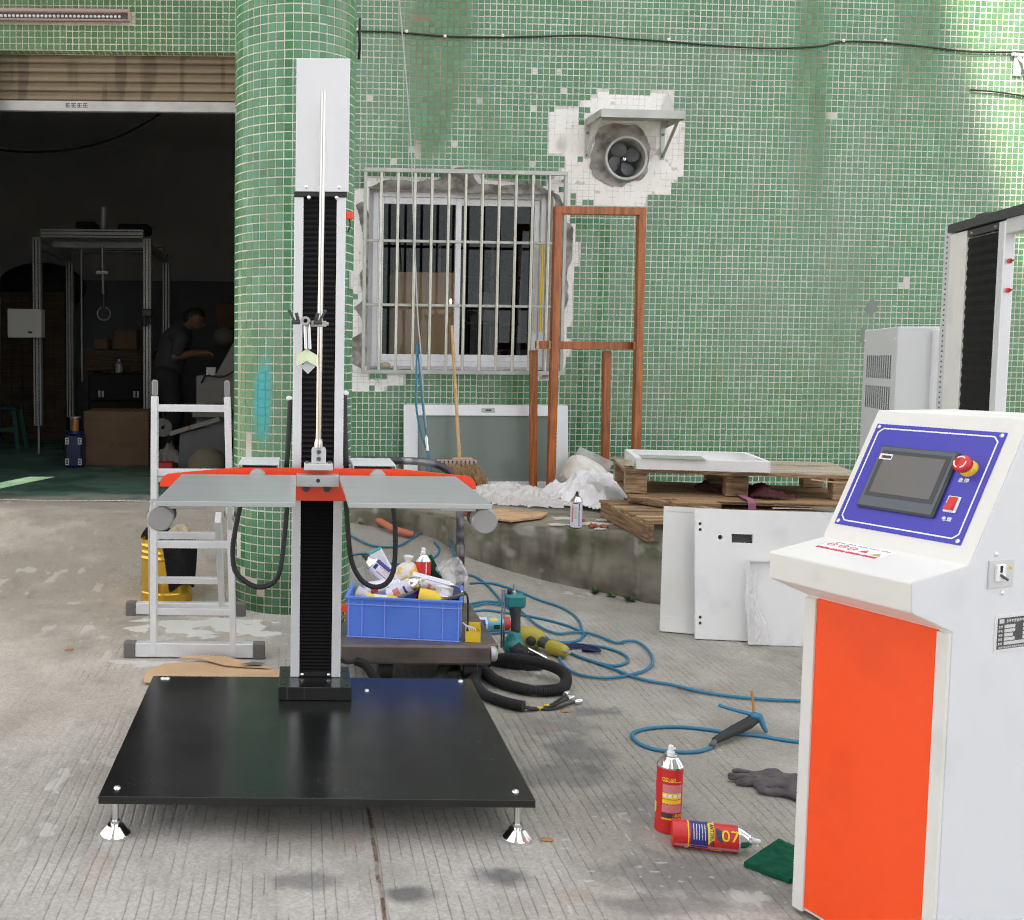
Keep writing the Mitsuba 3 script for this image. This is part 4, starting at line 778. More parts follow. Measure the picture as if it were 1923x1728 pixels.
for z_ in (1.65, 1.55): 
    s = part(tm, 'red_stop', mm(bx((.5005, .010, z_ - .008), (.514, .024, z_ + .008), .003)), 'red')
    sub(s, 'pin', mm(cyl((.5145, .018, z_), (.53, .018, z_), .003, 10)), 'charcoal', 40)
# cabinet: x to the right, y away
cd = V(.27, .96, 0); cd /= np.linalg.norm(cd); cr = V(cd[1], -cd[0], 0); MB_ = mat4((cr, cd, V(0, 0, 1)), V(2.575, 4.6, 0)); cm_ = lambda m: xf(m, MB_)
cab = thing('vented_cabinet', 'tall pale grey cabinet with two rows of vent slots behind the console', 'cabinet')
part(cab, 'housing', cm_(bx((0, 0, .02), (.30, .60, 1.452), .004)), 'grey_light')
part(cab, 'corner_post', cm_(bx((.13, -.03, .02), (.26, -.001, 1.44), .006)), 'grey_light')
for z0 in (1.225, 1.085):
    for i in range(12): part(cab, 'vent_slot', cm_(bx((-.0015, .09 + .038 * i, z0), (.001, .106 + .038 * i, z0 + .105), 0)), 'dark_grey')
part(cab, 'port', cm_(bx((-.003, .44, .83), (.001, .50, .85), .001)), 'charcoal'); part(cab, 'port', cm_(bx((-.003, .37, .825), (.001, .39, .85), .001)), 'red_dull')
for y in (.03, .57):
    for z in (1.40, .99): part(cab, 'screw', cm_(ball((-.001, y, z), .005, 1)), 'chrome')

# ---------------------------------------------------------------- aerosol cans
def aerosol(name, label, base, d, L, r, mats, group=None, nozzle='plastic_white', spin=0., print_=(), capped=None):
    """a spray can from base along d: L is the length without the nozzle; mats = body colour; print_ = bands (angle0, angle1, z0, z1, material) or ('text', ...)"""
    t = thing(name, label, 'spray can', group); a, b, c = frame_z(d); A = mat4((a, b, c), base) @ rot([0, 0, 1], spin)
    f = lambda m: xf(m, A); s = .72 * r
    part(t, 'body', f(lathe([(0, .003), (r * .86, .001), (r * .98, 0), (r, .003), (r * .985, .006), (r * .985, L - .006), (0, L - .006)], 36)), mats, 35)
    part(t, 'shoulder', f(lathe([(r * 1.0, L - .006), (r * 1.01, L - .002), (r * .97, L), (r * .88, L + .006), (r * .62, L + .019), (r * .5, L + .022), (r * .5, L + .027), (r * .38, L + .029), (0, L + .029)], 36)), 'chrome', 35)
    if capped: part(t, 'cap', f(lathe([(r * .97, L - .003), (r * .95, L + .03), (r * .9, L + .034), (0, L + .034)], 32)), capped, 35)
    else:
        nz = part(t, 'nozzle', f(lathe([(.0, L + .029), (.0105, L + .029), (.0105, L + .034), (.0075, L + .037), (.007, L + .050), (.0055, L + .052), (0, L + .052)], 18)), nozzle, 35)
        sub(nz, 'spout', f(cyl((0, .004, L + .044), (0, .0125, L + .044), .003, 10)), nozzle)
    for i, q in enumerate(print_):
        if q[0] == 'text':
            _, tx, h, an, z, mt, up = q; m = meshkit.text_mesh(tx, h, .0006, True); m = m.subdivide_to_size(.006)
            v = m.vertices.copy(); v[:, 0] -= (m.bounds[0, 0] + m.bounds[1, 0]) / 2; v[:, 1] -= h / 2
            if up: v[:, :2] = np.c_[-v[:, 1], v[:, 0]] if up == 1 else np.c_[v[:, 1], -v[:, 0]]
            if up == 'flip': v[:, :2] = -v[:, :2]
            rr = r * .985 + .0007 + i * .00005 + v[:, 2]; th = math.radians(an) + v[:, 0] / r
            m.vertices = np.c_[rr * np.cos(th), rr * np.sin(th), z + v[:, 1]]; part(t, 'lettering', f(m), mt)
        else:
            a0, a1, z0, z1, mt = q[:5]; sk = q[5] if len(q) > 5 else 0
            n = max(2, int(abs(a1 - a0) / 8)); rr = r * .985 + .0004 + i * .00005
            g = sheet(n, 4, lambda u, v: np.stack([rr * np.cos(np.radians(a0 + (a1 - a0) * u + sk * v)), rr * np.sin(np.radians(a0 + (a1 - a0) * u + sk * v)), z0 + (z1 - z0) * v], 1))
            part(t, 'print_band', f(g), mt)
    return t
# frame_z of (0,0,1): a = (0,-1,0)?  angle towards the camera is found from it
def cam_angle(d, base):
    a, b, c = frame_z(d); w = EYE - np.asarray(base, float); return math.degrees(math.atan2(w @ b, w @ a))
b0 = V(1.035, 2.872, .001); ca = cam_angle((0, 0, 1), b0)
aerosol('spray_can', 'upright red spray can with yellow print standing beside the console', b0, (.01, 0, 1), .186, .0355, 'red', spin=ca, print_=[
    (-35, 75, .142, .160, 'red'), (-28, 62, .098, .115, 'yellow'), (-28, 62, .084, .096, 'yellow'), (-28, 62, .116, .138, 'print_pink'), (-28, 62, .060, .082, 'print_pink'), (-30, 60, .046, .058, 'charcoal'), (-30, 60, .040, .044, 'yellow'), (-84, -62, .05, .08, 'yellow'), (20, 48, .047, .057, 'olive'),
    ('text', 'OZ·60', .009, -2, .153, 'yellow', 0), (-28, 20, .146, .148, 'yellow'), (24, 55, .145, .147, 'yellow')] + [(-24 + 22 * k, -10 + 22 * k, .102, .112, 'print_white') for k in range(4)] + [('text', 'AIR', .008, 46, .052, 'yellow', 0)])
b1, b2_ = V(1.012, 2.775, .0365), V(1.18, 2.732, .0365); d1 = (b2_ - b1) / np.linalg.norm(b2_ - b1)
ca = cam_angle(d1, b1)
aerosol('spray_can', 'red spray can with purple and yellow print lying on its side', b1, d1, .170, .0355, 'red', spin=ca, print_=[
    (-80, 60, .045, .088, 'navy'), (-60, 40, .088, .104, 'yellow', -26), (-90, 90, .038, .041, 'yellow'), (46, 62, .004, .165, 'print_pink'), (66, 74, .04, .058, 'pad_green'), (66, 76, .03, .038, 'print_white'), (66, 76, .095, .125, 'yellow'), (-40, 10, .108, .124, 'charcoal', 14), (-34, 4, .112, .120, 'navy', 14),
    ('text', 'ANTIRUST', .009, -5, .098, 'charcoal', 0), ('text', '07', .026, -8, .143, 'yellow', 'flip')] + [(-50, 20, .052 + .007 * k, .0535 + .007 * k, 'print_white') for k in range(5)])
yb_ = 6.04
aerosol('spray_can', 'white and lilac spray can standing on the mossy concrete ledge', V(1.594, yb_, PH + .002), (0, 0, 1), .152, .0335, 'can_white', nozzle='rubber', spin=cam_angle((0, 0, 1), V(1.594, yb_, PH)), print_=[(-40, 18, .136, .141, 'navy'), (-48, -30, .03, .125, 'print_pink'), (22, 27, .01, .14, 'navy'), (-25, 10, .05, .12, 'grey_light'), (30, 34, .01, .14, 'navy')])
aerosol('spray_can', 'blue and white spray can lying on the ground behind the green tool', V(.835, 5.0, .034), (.99, .12, .0), .15, .033, 'can_white', capped='print_red', spin=cam_angle((1, .12, 0), V(.835, 5, .034)), print_=[(-90, 60, .07, .15, 'sky_print'), (-40, 30, .025, .06, 'navy'), (-60, -20, .085, .12, 'yellow'), (10, 50, .10, .13, 'pad_green')])

# ---------------------------------------------------------------- things on the ground at the right
def quadsheet(pts, h, nx=40, ny=30, amp=.02, freq=14, seed=3, rough=.0):
    """a sheet over a quad of (x, y): crumpled by noise, thickness h"""
    A, B, C, D = (V(*p) for p in pts)
    def top(u, v, up=True):
        p = (A * ((1 - u) * (1 - v))[:, None] + B * (u * (1 - v))[:, None] + C * (u * v)[:, None] + D * ((1 - u) * v)[:, None])
        e = meshkit.fbm(np.c_[p * 30, p[:, 0] * 0], 3, seed) - .5; rim = 1 - np.minimum.reduce([u, 1 - u, v, 1 - v]) * 2
        p = p + (e * rough * rim)[:, None] * V(1, .7)
        z = gz(p[:, 0], p[:, 1]) + .002 + amp * meshkit.fbm(np.c_[p * freq, p[:, 0] * 0], 3, seed) * np.minimum.reduce([u, 1 - u, v, 1 - v]) ** .3
        return np.c_[p, z + (h if up else 0)]
    a = sheet(nx, ny, lambda u, v: top(u, v)); b = sheet(nx, ny, lambda u, v: top(u, v, False)); b.invert()
    i = np.arange(nx * ny).reshape(nx, ny); loop = np.r_[i[:-1, 0], i[-1, :-1], i[1:, -1][::-1], i[0, 1:][::-1]]; n = nx * ny; nxt = np.roll(loop, -1)
    side = np.vstack([np.stack([loop, nxt, nxt + n], 1), np.stack([loop, nxt + n, loop + n], 1)])
    return mesh(np.vstack([a.vertices, b.vertices]), np.vstack([a.faces, b.faces + n, side]))
one('scouring_pad', 'dark green scouring pad lying flat against the console base', 'pad', quadsheet([(1.158, 2.655), (1.232, 2.565), (1.40, 2.66), (1.305, 2.79)], .012, 30, 20, .006, 9, 3, .01), 'pad_green')
gv = thing('work_gloves', 'pair of dark grey crumpled work gloves on the ground behind the spray cans', 'gloves')
def glove(o, ang, seed, side):
    R = lambda x, y: (o[0] + x * math.cos(ang) - y * math.sin(ang), o[1] + x * math.sin(ang) + y * math.cos(ang))
    ch = []
    P_ = lambda x, y, z: (*R(x, y), z)
    ch.append([(P_(-.10, 0, .016), .016), (P_(-.03, 0, .022), .02), (P_(.03, 0, .02), .018)]); ch.append([(P_(-.10, .04, .014), .014), (P_(-.02, .035, .018), .017), (P_(.03, .03, .018), .016)]); ch.append([(P_(-.10, -.04, .014), .014), (P_(-.02, -.035, .018), .017), (P_(.03, -.03, .018), .016)])
    ch.append([(P_(-.02, .035, .018), .017), (P_(-.02, 0, .018), .018), (P_(-.02, -.035, .018), .017)]); ch.append([(P_(-.1, .04, .014), .014), (P_(-.1, -.04, .014), .014)]); ch.append([(P_(.03, .03, .018), .016), (P_(.03, -.03, .018), .016)])
    for k, (y, l, dy) in enumerate([(.034, .062, .010), (.012, .075, .004), (-.012, .070, -.008), (-.034, .055, -.022)]):
        ch.append([(P_(.03, y, .016), .0125), (P_(.03 + l * .55, y + dy * .5, .013 + .006 * (k % 2)), .0115), (P_(.03 + l, y + dy, .011), .009)])
    ch.append([(P_(-.03, .04 * side, .016), .014), (P_(.0, .062 * side, .014), .012), (P_(.028, .074 * side, .011), .0095)])
    m = body(ch, .007, 6); v = m.vertices; n = meshkit.fbm(v * 38, 3, seed) - .5; v = v + m.vertex_normals * (n * .022)[:, None]; v[:, 2] = np.maximum(v[:, 2] * (.55 + .5 * meshkit.noise(v * 22, 5)), .0015); m.vertices = v; return m
part(gv, 'glove', glove((1.455, 3.20), math.radians(165), 4, 1), 'cloth_grey', True); part(gv, 'glove', glove((1.51, 3.12), math.radians(-20), 9, -1), 'cloth_grey', True)
# blow gun on its hose
bg = thing('air_blow_gun', 'black and blue air blow gun on a thin blue hose loop', 'air gun')
gp = [V(1.417, 3.51, .022), V(1.50, 3.575, .03), V(1.58, 3.635, .038)]
part(bg, 'handle', body([[(gp[0], .012), (gp[1], .018), (gp[2], .02)], [(gp[2], .02), (V(1.615, 3.66, .05), .019)]], .01, 4), 'rubber', True)
part(bg, 'blue_shell', body([[(V(1.60, 3.64, .062), .012), (V(1.625, 3.655, .056), .013), (V(1.64, 3.63, .012), .007)]], .01, 3), 'hose_blue', True)
part(bg, 'trigger', body([[(V(1.60, 3.65, .064), .008), (V(1.545, 3.70, .066), .006), (V(1.515, 3.725, .07), .0065)]], .008, 2), 'hose_blue', True)
part(bg, 'brass_nozzle', tube(spline([(1.612, 3.67, .062), (1.614, 3.68, .09), (1.611, 3.69, .135)], 5), .005, 8), 'bronze', True)
part(bg, 'hose_tail', tube(spline([(1.412, 3.505, .02), (1.395, 3.485, .012)], 3), .010, 8), 'dark_grey', True)
part(bg, 'hose', onground([(1.395, 3.485), (1.333, 3.445), (1.26, 3.439), (1.197, 3.461), (1.161, 3.514), (1.159, 3.584), (1.189, 3.632), (1.267, 3.671), (1.364, 3.679), (1.449, 3.654), (1.52, 3.62), (1.60, 3.60), (1.714, 3.543), (1.95, 3.50)], .0065), 'hose_blue', True)
# the tangle of blue air hose
bh = thing('blue_air_hose', 'long thin blue air hose lying in tangled loops across the yard', 'hose')
HP = [[(.961, 5.849), (1.038, 5.867), (1.105, 5.861), (1.199, 5.784), (1.281, 5.666), (1.372, 5.5), (1.401, 5.341), (1.399, 5.191), (1.368, 5.026), (1.346, 4.914), (1.298, 4.827), (1.228, 4.793), (1.156, 4.843), (1.109, 4.994), (1.063, 5.107)],
      [(.93, 5.99), (.999, 5.959), (1.036, 5.895), (1.062, 5.806), (1.084, 5.669), (1.091, 5.569), (1.10, 5.44)], [(.86, 5.50), (.918, 5.535), (1.004, 5.588), (1.085, 5.569), (1.15, 5.50)],
      [(.84, 5.40), (.905, 5.453), (.995, 5.538), (1.072, 5.5), (1.109, 5.46), (1.146, 5.396), (1.164, 5.135), (1.191, 4.997), (1.234, 4.932), (1.297, 4.956), (1.367, 4.958), (1.412, 4.894), (1.434, 4.831), (1.464, 4.78), (1.518, 4.813), (1.563, 4.794), (1.568, 4.673), (1.545, 4.538), (1.503, 4.428), (1.439, 4.339), (1.354, 4.278), (1.264, 4.242), (1.194, 4.257), (1.147, 4.305), (1.13, 4.399), (1.136, 4.507), (1.174, 4.641)],
      [(.85, 5.36), (.892, 5.373), (.972, 5.402), (1.04, 5.366), (1.14, 5.305), (1.241, 5.21), (1.32, 5.093), (1.355, 4.98), (1.352, 4.914)],
      [(.80, 4.90), (.855, 4.963), (.927, 5.079), (.993, 5.117), (1.066, 5.096), (1.105, 4.972), (1.151, 4.822), (1.177, 4.7), (1.207, 4.603), (1.279, 4.475), (1.342, 4.423), (1.405, 4.461), (1.438, 4.535), (1.43, 4.63), (1.387, 4.707), (1.326, 4.745), (1.248, 4.763), (1.18, 4.802)],
      [(.844, 4.896), (.949, 4.944), (1.072, 4.982), (1.14, 4.951), (1.161, 4.864), (1.171, 4.72), (1.201, 4.622), (1.241, 4.529), (1.295, 4.44), (1.337, 4.353), (1.372, 4.27), (1.425, 4.207), (1.495, 4.163), (1.588, 4.072), (1.726, 4.005), (1.925, 3.973), (2.3, 3.95)],
      [(.30, 6.62), (.323, 6.608), (.429, 6.443), (.507, 6.398), (.622, 6.419), (.738, 6.59), (.83, 6.72)], [(.28, 6.24), (.307, 6.261), (.419, 6.282), (.535, 6.139), (.659, 6.142), (.80, 6.22), (.86, 6.36), (.845, 6.5)]]
for i, q in enumerate(HP): part(bh, 'loop', onground(q, .0062, 7, 6, .0004 + .0012 * (i % 4)), 'hose_blue', True)
# the corrugated conduit
ch_ = thing('corrugated_conduit', 'black corrugated conduit coiled beside the base plate with bare wires and metal plugs', 'conduit')
def corr(pts, r):
    p = resample(spline(pts, 8), .0021); k = np.arange(len(p)); return tube(p, r, 12, rad=np.where((k // 2) % 2 == 0, r, r * .74))
c1 = [(.56, 4.10), (.582, 4.214), (.611, 4.316), (.651, 4.352), (.711, 4.345), (.755, 4.31), (.778, 4.236), (.799, 4.14), (.856, 4.064), (.919, 4.028), (.99, 4.03), (1.042, 4.069), (1.072, 4.148), (1.058, 4.212), (.999, 4.277), (.924, 4.326), (.867, 4.367), (.812, 4.374), (.767, 4.321), (.725, 4.218), (.700, 4.10)]
part(ch_, 'hose', corr([(x, y, .024 + (.036 if 11 < i < 18 else 0) * math.sin(np.pi * (i - 11) / 7)) for i, (x, y) in enumerate(c1)], .023), 'rubber')
part(ch_, 'hose', corr([(.69, 4.14, .022), (.706, 4.075, .022), (.721, 3.97, .022), (.757, 3.914, .022), (.795, 3.873, .022), (.842, 3.842, .022)], .021), 'rubber')
part(ch_, 'hose', corr([(.235, 4.10, .11), (.27, 4.08, .10), (.31, 4.03, .06), (.36, 3.97, .03), (.42, 3.91, .022)], .018), 'rubber')
part(ch_, 'lead', tube(spline([(.15, 3.87, .20), (.19, 4.02, .13), (.235, 4.10, .11)], 6), .008, 8), 'rubber', True)
for i, (mid, end, d) in enumerate([((.95, 3.90), (1.035, 4.01), (.5, .86)), ((.94, 3.88), (1.035, 3.965), (.7, .7)), ((.95, 3.86), (1.05, 3.925), (.85, .5))]):
    part(ch_, 'wire', tube(spline([(.83, 3.845, .022), (.88, 3.85 + .008 * i, .008), (*mid, .007), (*end, .012)], 6), .005, 7), 'rubber', True)
    d = V(*d, 0) / np.hypot(*d); e = V(*end, .013); pl = part(ch_, 'plug', lathe([(.0, -.004), (.008, -.004), (.008, .006), (.0105, .008), (.0105, .022), (.0085, .024), (.0085, .034), (.0, .034)], 18, e, d), 'chrome', 35)
    sub(pl, 'insulator', cyl(e + d * .0342, e + d * .037, .0065, 12), 'rubber')
for x, y in [(.905, 3.862), (.935, 3.888)]: part(ch_, 'yellow_tag', xf(bx((-.011, -.005, 0), (.011, .006, .012), .001), tr(x, y, .002) @ rot([0, 0, 1], 10)), 'yellow')
one('dry_leaf', 'small curled orange leaf beside the metal plugs', 'leaf', quadsheet([(.975, 3.845), (1.005, 3.835), (1.012, 3.848), (.98, 3.862)], .001, 8, 6, .012, 30), 'bronze')
one('dry_leaf', 'tiny brown leaf on the concrete to the right of the front right foot', 'leaf', quadsheet([(.665, 2.79), (.695, 2.785), (.70, 2.80), (.67, 2.805)], .001, 8, 6, .010, 30), 'bronze')
one('dry_leaf', 'tiny brown scrap on the concrete to the left of the ladder', 'leaf', quadsheet([(-1.02, 4.60), (-.985, 4.595), (-.98, 4.62), (-1.01, 4.625)], .001, 8, 6, .012, 30), 'bronze')
# cardboard sheet behind the base plate
cbs = thing('cardboard_sheet', 'torn flat cardboard sheet on the ground behind the black base plate', 'cardboard')
def flatpoly(pts, z, h, lift=0.):
    m = extr(Polygon(pts), h); m = m.subdivide_to_size(.05); v = m.vertices; v[:, 2] += z + lift * meshkit.fbm(np.c_[v[:, :2] * 5, v[:, 0] * 0], 2, 3); m.vertices = v; return m
part(cbs, 'sheet', flatpoly([(-.612, 4.20), (-.60, 4.31), (-.55, 4.385), (-.44, 4.395), (-.30, 4.40), (-.16, 4.36), (-.07, 4.30), (-.05, 4.15), (-.4, 4.10), (-.6, 4.12)], .003, .004, .012), 'cardboard')
part(cbs, 'flap', flatpoly([(-.50, 4.42), (-.46, 4.455), (-.30, 4.46), (-.16, 4.36), (-.10, 4.30), (-.30, 4.34), (-.40, 4.40)], .010, .004, .02), 'cardboard')
part(cbs, 'hole', flatpoly([(-.235, 4.325), (-.18, 4.36), (-.13, 4.345), (-.15, 4.315)], .0285, .001), 'dark_grey')

# ---------------------------------------------------------------- power tools
gt = thing('green_power_tool', 'teal and black pneumatic power tool standing on its head beside the trolley', 'power tool')
TX, TY = .935, 4.49
part(gt, 'battery_base', xf(bx((-.041, -.028, .238), (.041, .04, .296), .010), tr(TX, TY, 0)), 'tool_green', 30)
part(gt, 'grip', body([[(V(TX, TY + .005, .24), .028), (V(TX + .003, TY, .19), .0205), (V(TX + .004, TY - .002, .14), .021)]], .012, 4), 'charcoal', True)
part(gt, 'motor_body', body([[(V(TX, TY, .115), .030), (V(TX, TY, .06), .046)], [(V(TX, TY + .06, .06), .044), (V(TX, TY - .02, .06), .046)], [(V(TX, TY, .06), .046), (V(TX, TY, .035), .034)]], .014, 4), 'tool_green', True)
hd = part(gt, 'front_housing', lathe([(.036, 0), (.040, .012), (.038, .022), (.026, .026), (.022, .034), (.0, .034)], 28, (TX + .006, TY - .055, .058), (0, -1, 0)), 'rubber', 35)
sub(hd, 'lens', lathe([(.011, .034), (.011, .037), (.0, .038)], 20, (TX + .006, TY - .055, .058), (0, -1, 0)), 'navy', 35)
for a in range(6): sub(hd, 'lug', ball(V(TX + .006 + .038 * math.cos(a * 1.047 + .5), TY - .063, .058 + .038 * math.sin(a * 1.047 + .5)), .008, 1), 'rubber', True)
part(gt, 'air_inlet', lathe([(.008, .296), (.008, .306), (.006, .308), (.006, .330), (.0075, .332), (.0075, .336), (0, .336)], 14, (TX - .006, TY, 0)), 'chrome', 35); part(gt, 'lever_end', ball((TX - .026, TY, .307), .011, 1, (1, 1, 1.2)), 'rubber', True)
for x in (-.054, -.044): part(gt, 'side_rod', cyl((TX + x, TY + .01, .06), (TX + x, TY + .01, .312), .004, 10), 'chrome', 40)
part(gt, 'socket_arm', cyl((TX + .045, TY - .03, .07), (TX + .125, TY - .06, .035), .007, 10), 'chrome', 40)
yt_ = thing('yellow_power_tool', 'olive yellow pneumatic tool lying on its side beyond the teal tool', 'power tool')
part(yt_, 'motor_body', body([[(V(1.03, 4.72, .055), .046), (V(1.075, 4.70, .05), .044)]], .014, 3), 'olive', True); part(yt_, 'grip', body([[(V(1.08, 4.69, .045), .026), (V(1.125, 4.62, .034), .022)]], .012, 3), 'charcoal', True)
part(yt_, 'battery_base', body([[(V(1.125, 4.60, .036), .034), (V(1.16, 4.55, .034), .030)]], .012, 3), 'olive', True); part(yt_, 'air_inlet', cyl((1.155, 4.525, .04), (1.175, 4.495, .046), .008, 12), 'chrome', 40); part(yt_, 'chuck', ball((1.045, 4.665, .045), .022, 2), 'rubber', True)
one('black_cloth', 'crumpled black cloth under the teal power tool', 'cloth', lump([(.80, 4.44), (.86, 4.50), (.93, 4.52), (1.02, 4.50), (1.08, 4.47), (1.06, 4.40), (1.02, 4.35), (.94, 4.36), (.87, 4.38)], .075, gz, 5, .7, 14, .008), 'cloth_black', True)
one('wire_bundle', 'small dark bundle of wires among the blue hose loops', 'wires', cat([onground([(1.19, 4.66), (1.25, 4.70 + .012 * k), (1.30 + .01 * k, 4.69), (1.34, 4.66 - .015 * k), (1.27, 4.655)], .004, 6, 6, .004 * k) for k in range(4)]), 'blue_dark', True)

# ---------------------------------------------------------------- trolley and crate
tl = thing('platform_trolley', 'worn brown platform trolley with a bent tube handle', 'trolley')
part(tl, 'deck', bx((.165, 4.14, .145), (.80, 4.86, .172), .006), 'paint_brown'); part(tl, 'front_bumper', cat([bx((.17, 4.10, .098), (.765, 4.1385, .176), .009)]), 'paint_brown'); part(tl, 'bumper_cap', lathe([(.0, 0), (.030, 0), (.030, .018), (.022, .026), (0, .026)], 24, (.766, 4.13, .137), (1, 0, 0)), 'alu_dull', 35)
part(tl, 'under_frame', bx((.185, 4.18, .095), (.78, 4.84, .1445), .004), 'black_matt')
for x in (.362, .70):
    for y in (4.235, 4.75):
        w = part(tl, 'caster', cyl((x - .026, y, .045), (x + .026, y, .045), .0445, 28), 'rubber', 40); sub(w, 'fork', [bx((x - .034, y - .02, .04), (x - .028, y + .02, .095), .001), bx((x + .028, y - .02, .04), (x + .034, y + .02, .095), .001)], 'dark_grey')
hp = [(.745, 4.82, .172), (.745, 4.82, .35), (.743, 4.82, .55), (.738, 4.82, .66), (.715, 4.82, .745), (.665, 4.82, .80), (.58, 4.82, .826), (.45, 4.82, .832), (.27, 4.82, .832), (.18, 4.82, .815), (.135, 4.82, .76), (.12, 4.82, .66), (.118, 4.82, .172)]
part(tl, 'handle', tube(spline(hp, 6), .0175, 14), 'tube_dark', True); part(tl, 'weld_sleeve', cyl((.5665, 4.82, .8285), (.59, 4.82, .824), .0195, 16), 'tube_dark', 40); part(tl, 'socket', cyl((.745, 4.82, .173), (.745, 4.82, .45), .0215, 16), 'tube_dark', 40)
ckx, cky = V(.987, -.16, 0), V(.16, .987, 0); CM = mat4((ckx, cky, V(0, 0, 1)), V(.198, 4.235, .173)); cc = lambda m: xf(m, CM)
cr_ = thing('blue_crate', 'blue plastic crate on the trolley, overflowing with cans and rags', 'crate')
Wc, Dc, Hc = .462, .30, .166
part(cr_, 'floor', cc(bx((.008, .008, 0), (Wc - .008, Dc - .008, .006), .002)), 'crate_blue')
for nm, lo, hi in [('front_wall', (.006, .006, .0061), (Wc - .006, .010, Hc - .012)), ('back_wall', (.006, Dc - .010, .0061), (Wc - .006, Dc - .006, Hc - .012)), ('side_wall', (.006, .0101, .0061), (.010, Dc - .0101, Hc - .012)), ('side_wall', (Wc - .010, .0101, .0061), (Wc - .006, Dc - .0101, Hc - .012))]: part(cr_, nm, cc(bx(lo, hi, .001)), 'crate_blue')
part(cr_, 'rim', cc(cat([bx((-.004, -.004, Hc - .012), (Wc + .004, .010, Hc), .002), bx((-.004, Dc - .010, Hc - .012), (Wc + .004, Dc + .004, Hc), .002), bx((-.004, .0101, Hc - .012), (.010, Dc - .0101, Hc), .002), bx((Wc - .010, .0101, Hc - .012), (Wc + .004, Dc - .0101, Hc), .002)])), 'crate_blue')
for x in (.012, .066, .157, .296, .388, Wc - .012): part(cr_, 'rib', cc(bx((x - .0016, .0008, .004), (x + .0016, .006, Hc - .0125), .0005)), 'crate_edge')
part(cr_, 'lower_band', cc(bx((.0, .0005, Hc - .034), (Wc, .0058, Hc - .031), .0005)), 'crate_edge'); part(cr_, 'foot_band', cc(bx((.002, .0, .0), (Wc - .002, .0058, .0035), .0005)), 'crate_edge')
for y in (.07, .15, .23): part(cr_, 'rib', cc(bx((Wc - .006, y - .0016, .004), (Wc - .0008, y + .0016, Hc - .0125), .0005)), 'crate_edge')
part(cr_, 'lower_band', cc(bx((Wc - .0058, .0, Hc - .034), (Wc - .0005, Dc, Hc - .031), .0005)), 'crate_edge')
def ci(x, y, z): return (CM @ np.array([x, y, z, 1]))[:3]
def cdv(x, y, z): return CM[:3, :3] @ V(x, y, z)
aerosol('spray_can', 'white spray can with a black nozzle tilted up at the left of the blue crate', ci(.205, .22, .165), cdv(-.78, .02, .62), .155, .0335, 'can_white', nozzle='rubber', spin=cam_angle(cdv(-.78, .02, .62), ci(.2, .2, .2)), print_=[(-20, 20, .128, .142, 'navy'), (25, 75, .075, .145, 'navy'), (-10, 12, .05, .10, 'grey_light'), (14, 20, .03, .12, 'print_pink'), (-30, -22, .03, .12, 'print_pink')])
wb = thing('slim_carton', 'slim white carton with a teal end leaning out of the blue crate', 'carton')
A_ = mat4((cdv(.86, -.02, .5), cdv(.0, 1, .04), cdv(-.5, -.0, .86)), ci(.185, .235, .155)); A_[:3, 1] = np.cross(A_[:3, 2], A_[:3, 0]); A_[:3, 1] /= np.linalg.norm(A_[:3, 1])
part(wb, 'carton', xf(bx((-.027, -.02, 0), (.027, .02, .178), .002), A_), 'can_white'); part(wb, 'teal_end', xf(bx((-.0275, -.0205, .1782), (.0275, .0205, .184), .001), A_), 'teal'); part(wb, 'print_panel', xf(bx((-.0276, -.0195, .10), (-.0272, .0195, .175), 0), A_), 'yellow')
part(wb, 'print_panel', xf(cat([bx((-.015 + .006 * k, -.0206, .03), (-.0135 + .006 * k, -.0202, .12 + .02 * (k % 2)), 0) for k in range(4)]), A_), 'print_pink')
aerosol('spray_can', 'red and yellow can standing upright at the back of the blue crate', ci(.297, .235, .125), cdv(.0, .03, 1), .155, .0345, 'red', spin=cam_angle(cdv(0, .03, 1), ci(.3, .23, .1)), print_=[(-60, 60, .035, .075, 'yellow'), (20, 26, .02, .148, 'print_white'), (-70, 70, .012, .034, 'navy'), (-60, 15, .08, .10, 'print_pink')])
aerosol('spray_can', 'white spray can lying across the rim at the right of the blue crate', ci(.255, .16, .212), cdv(.93, -.05, -.20), .165, .034, 'can_white', spin=cam_angle(cdv(.93, -.05, -.2), ci(.28, .16, .2)), print_=[(-28, -24, .005, .16, 'paint_brown'), (10, 50, .015, .04, 'grey_light'), (0, 40, .07, .085, 'print_pink'), (-10, 30, .115, .122, 'print_pink'), (-20, 30, .143, .149, 'navy')])
aerosol('spray_can', 'stubby red can with a clear cap lying in the front of the blue crate', ci(.385, .055, .13), cdv(.12, .1, .98), .045, .036, 'red', capped='film', spin=cam_angle(cdv(.12, .1, 1), ci(.385, .05, .13)), print_=[(-20, 10, .020, .036, 'yellow'), (40, 60, .01, .03, 'yellow')])
yp = thing('yellow_tape_roll', 'fat roll of yellow tape resting at the front of the blue crate', 'tape')
o = ci(.335, .055, .155); dd = cdv(.93, -.05, -.12)
part(yp, 'tape', lathe([(.030, -.045), (.0385, -.045), (.0385, .045), (.030, .045), (.030, -.045)], 36, o, dd), 'yellow', 35); part(yp, 'paper_core', lathe([(.027, -.0452), (.0298, -.0452), (.0298, .0452), (.027, .0452), (.027, -.0452)], 30, o, dd), 'board', 35)
yo = thing('yellow_tub', 'yellow and white plastic bottle lying at the front left of the blue crate', 'bottle')
A2 = mat4(frame_z(cdv(1, -.02, -.03)), ci(.075, .05, .138))
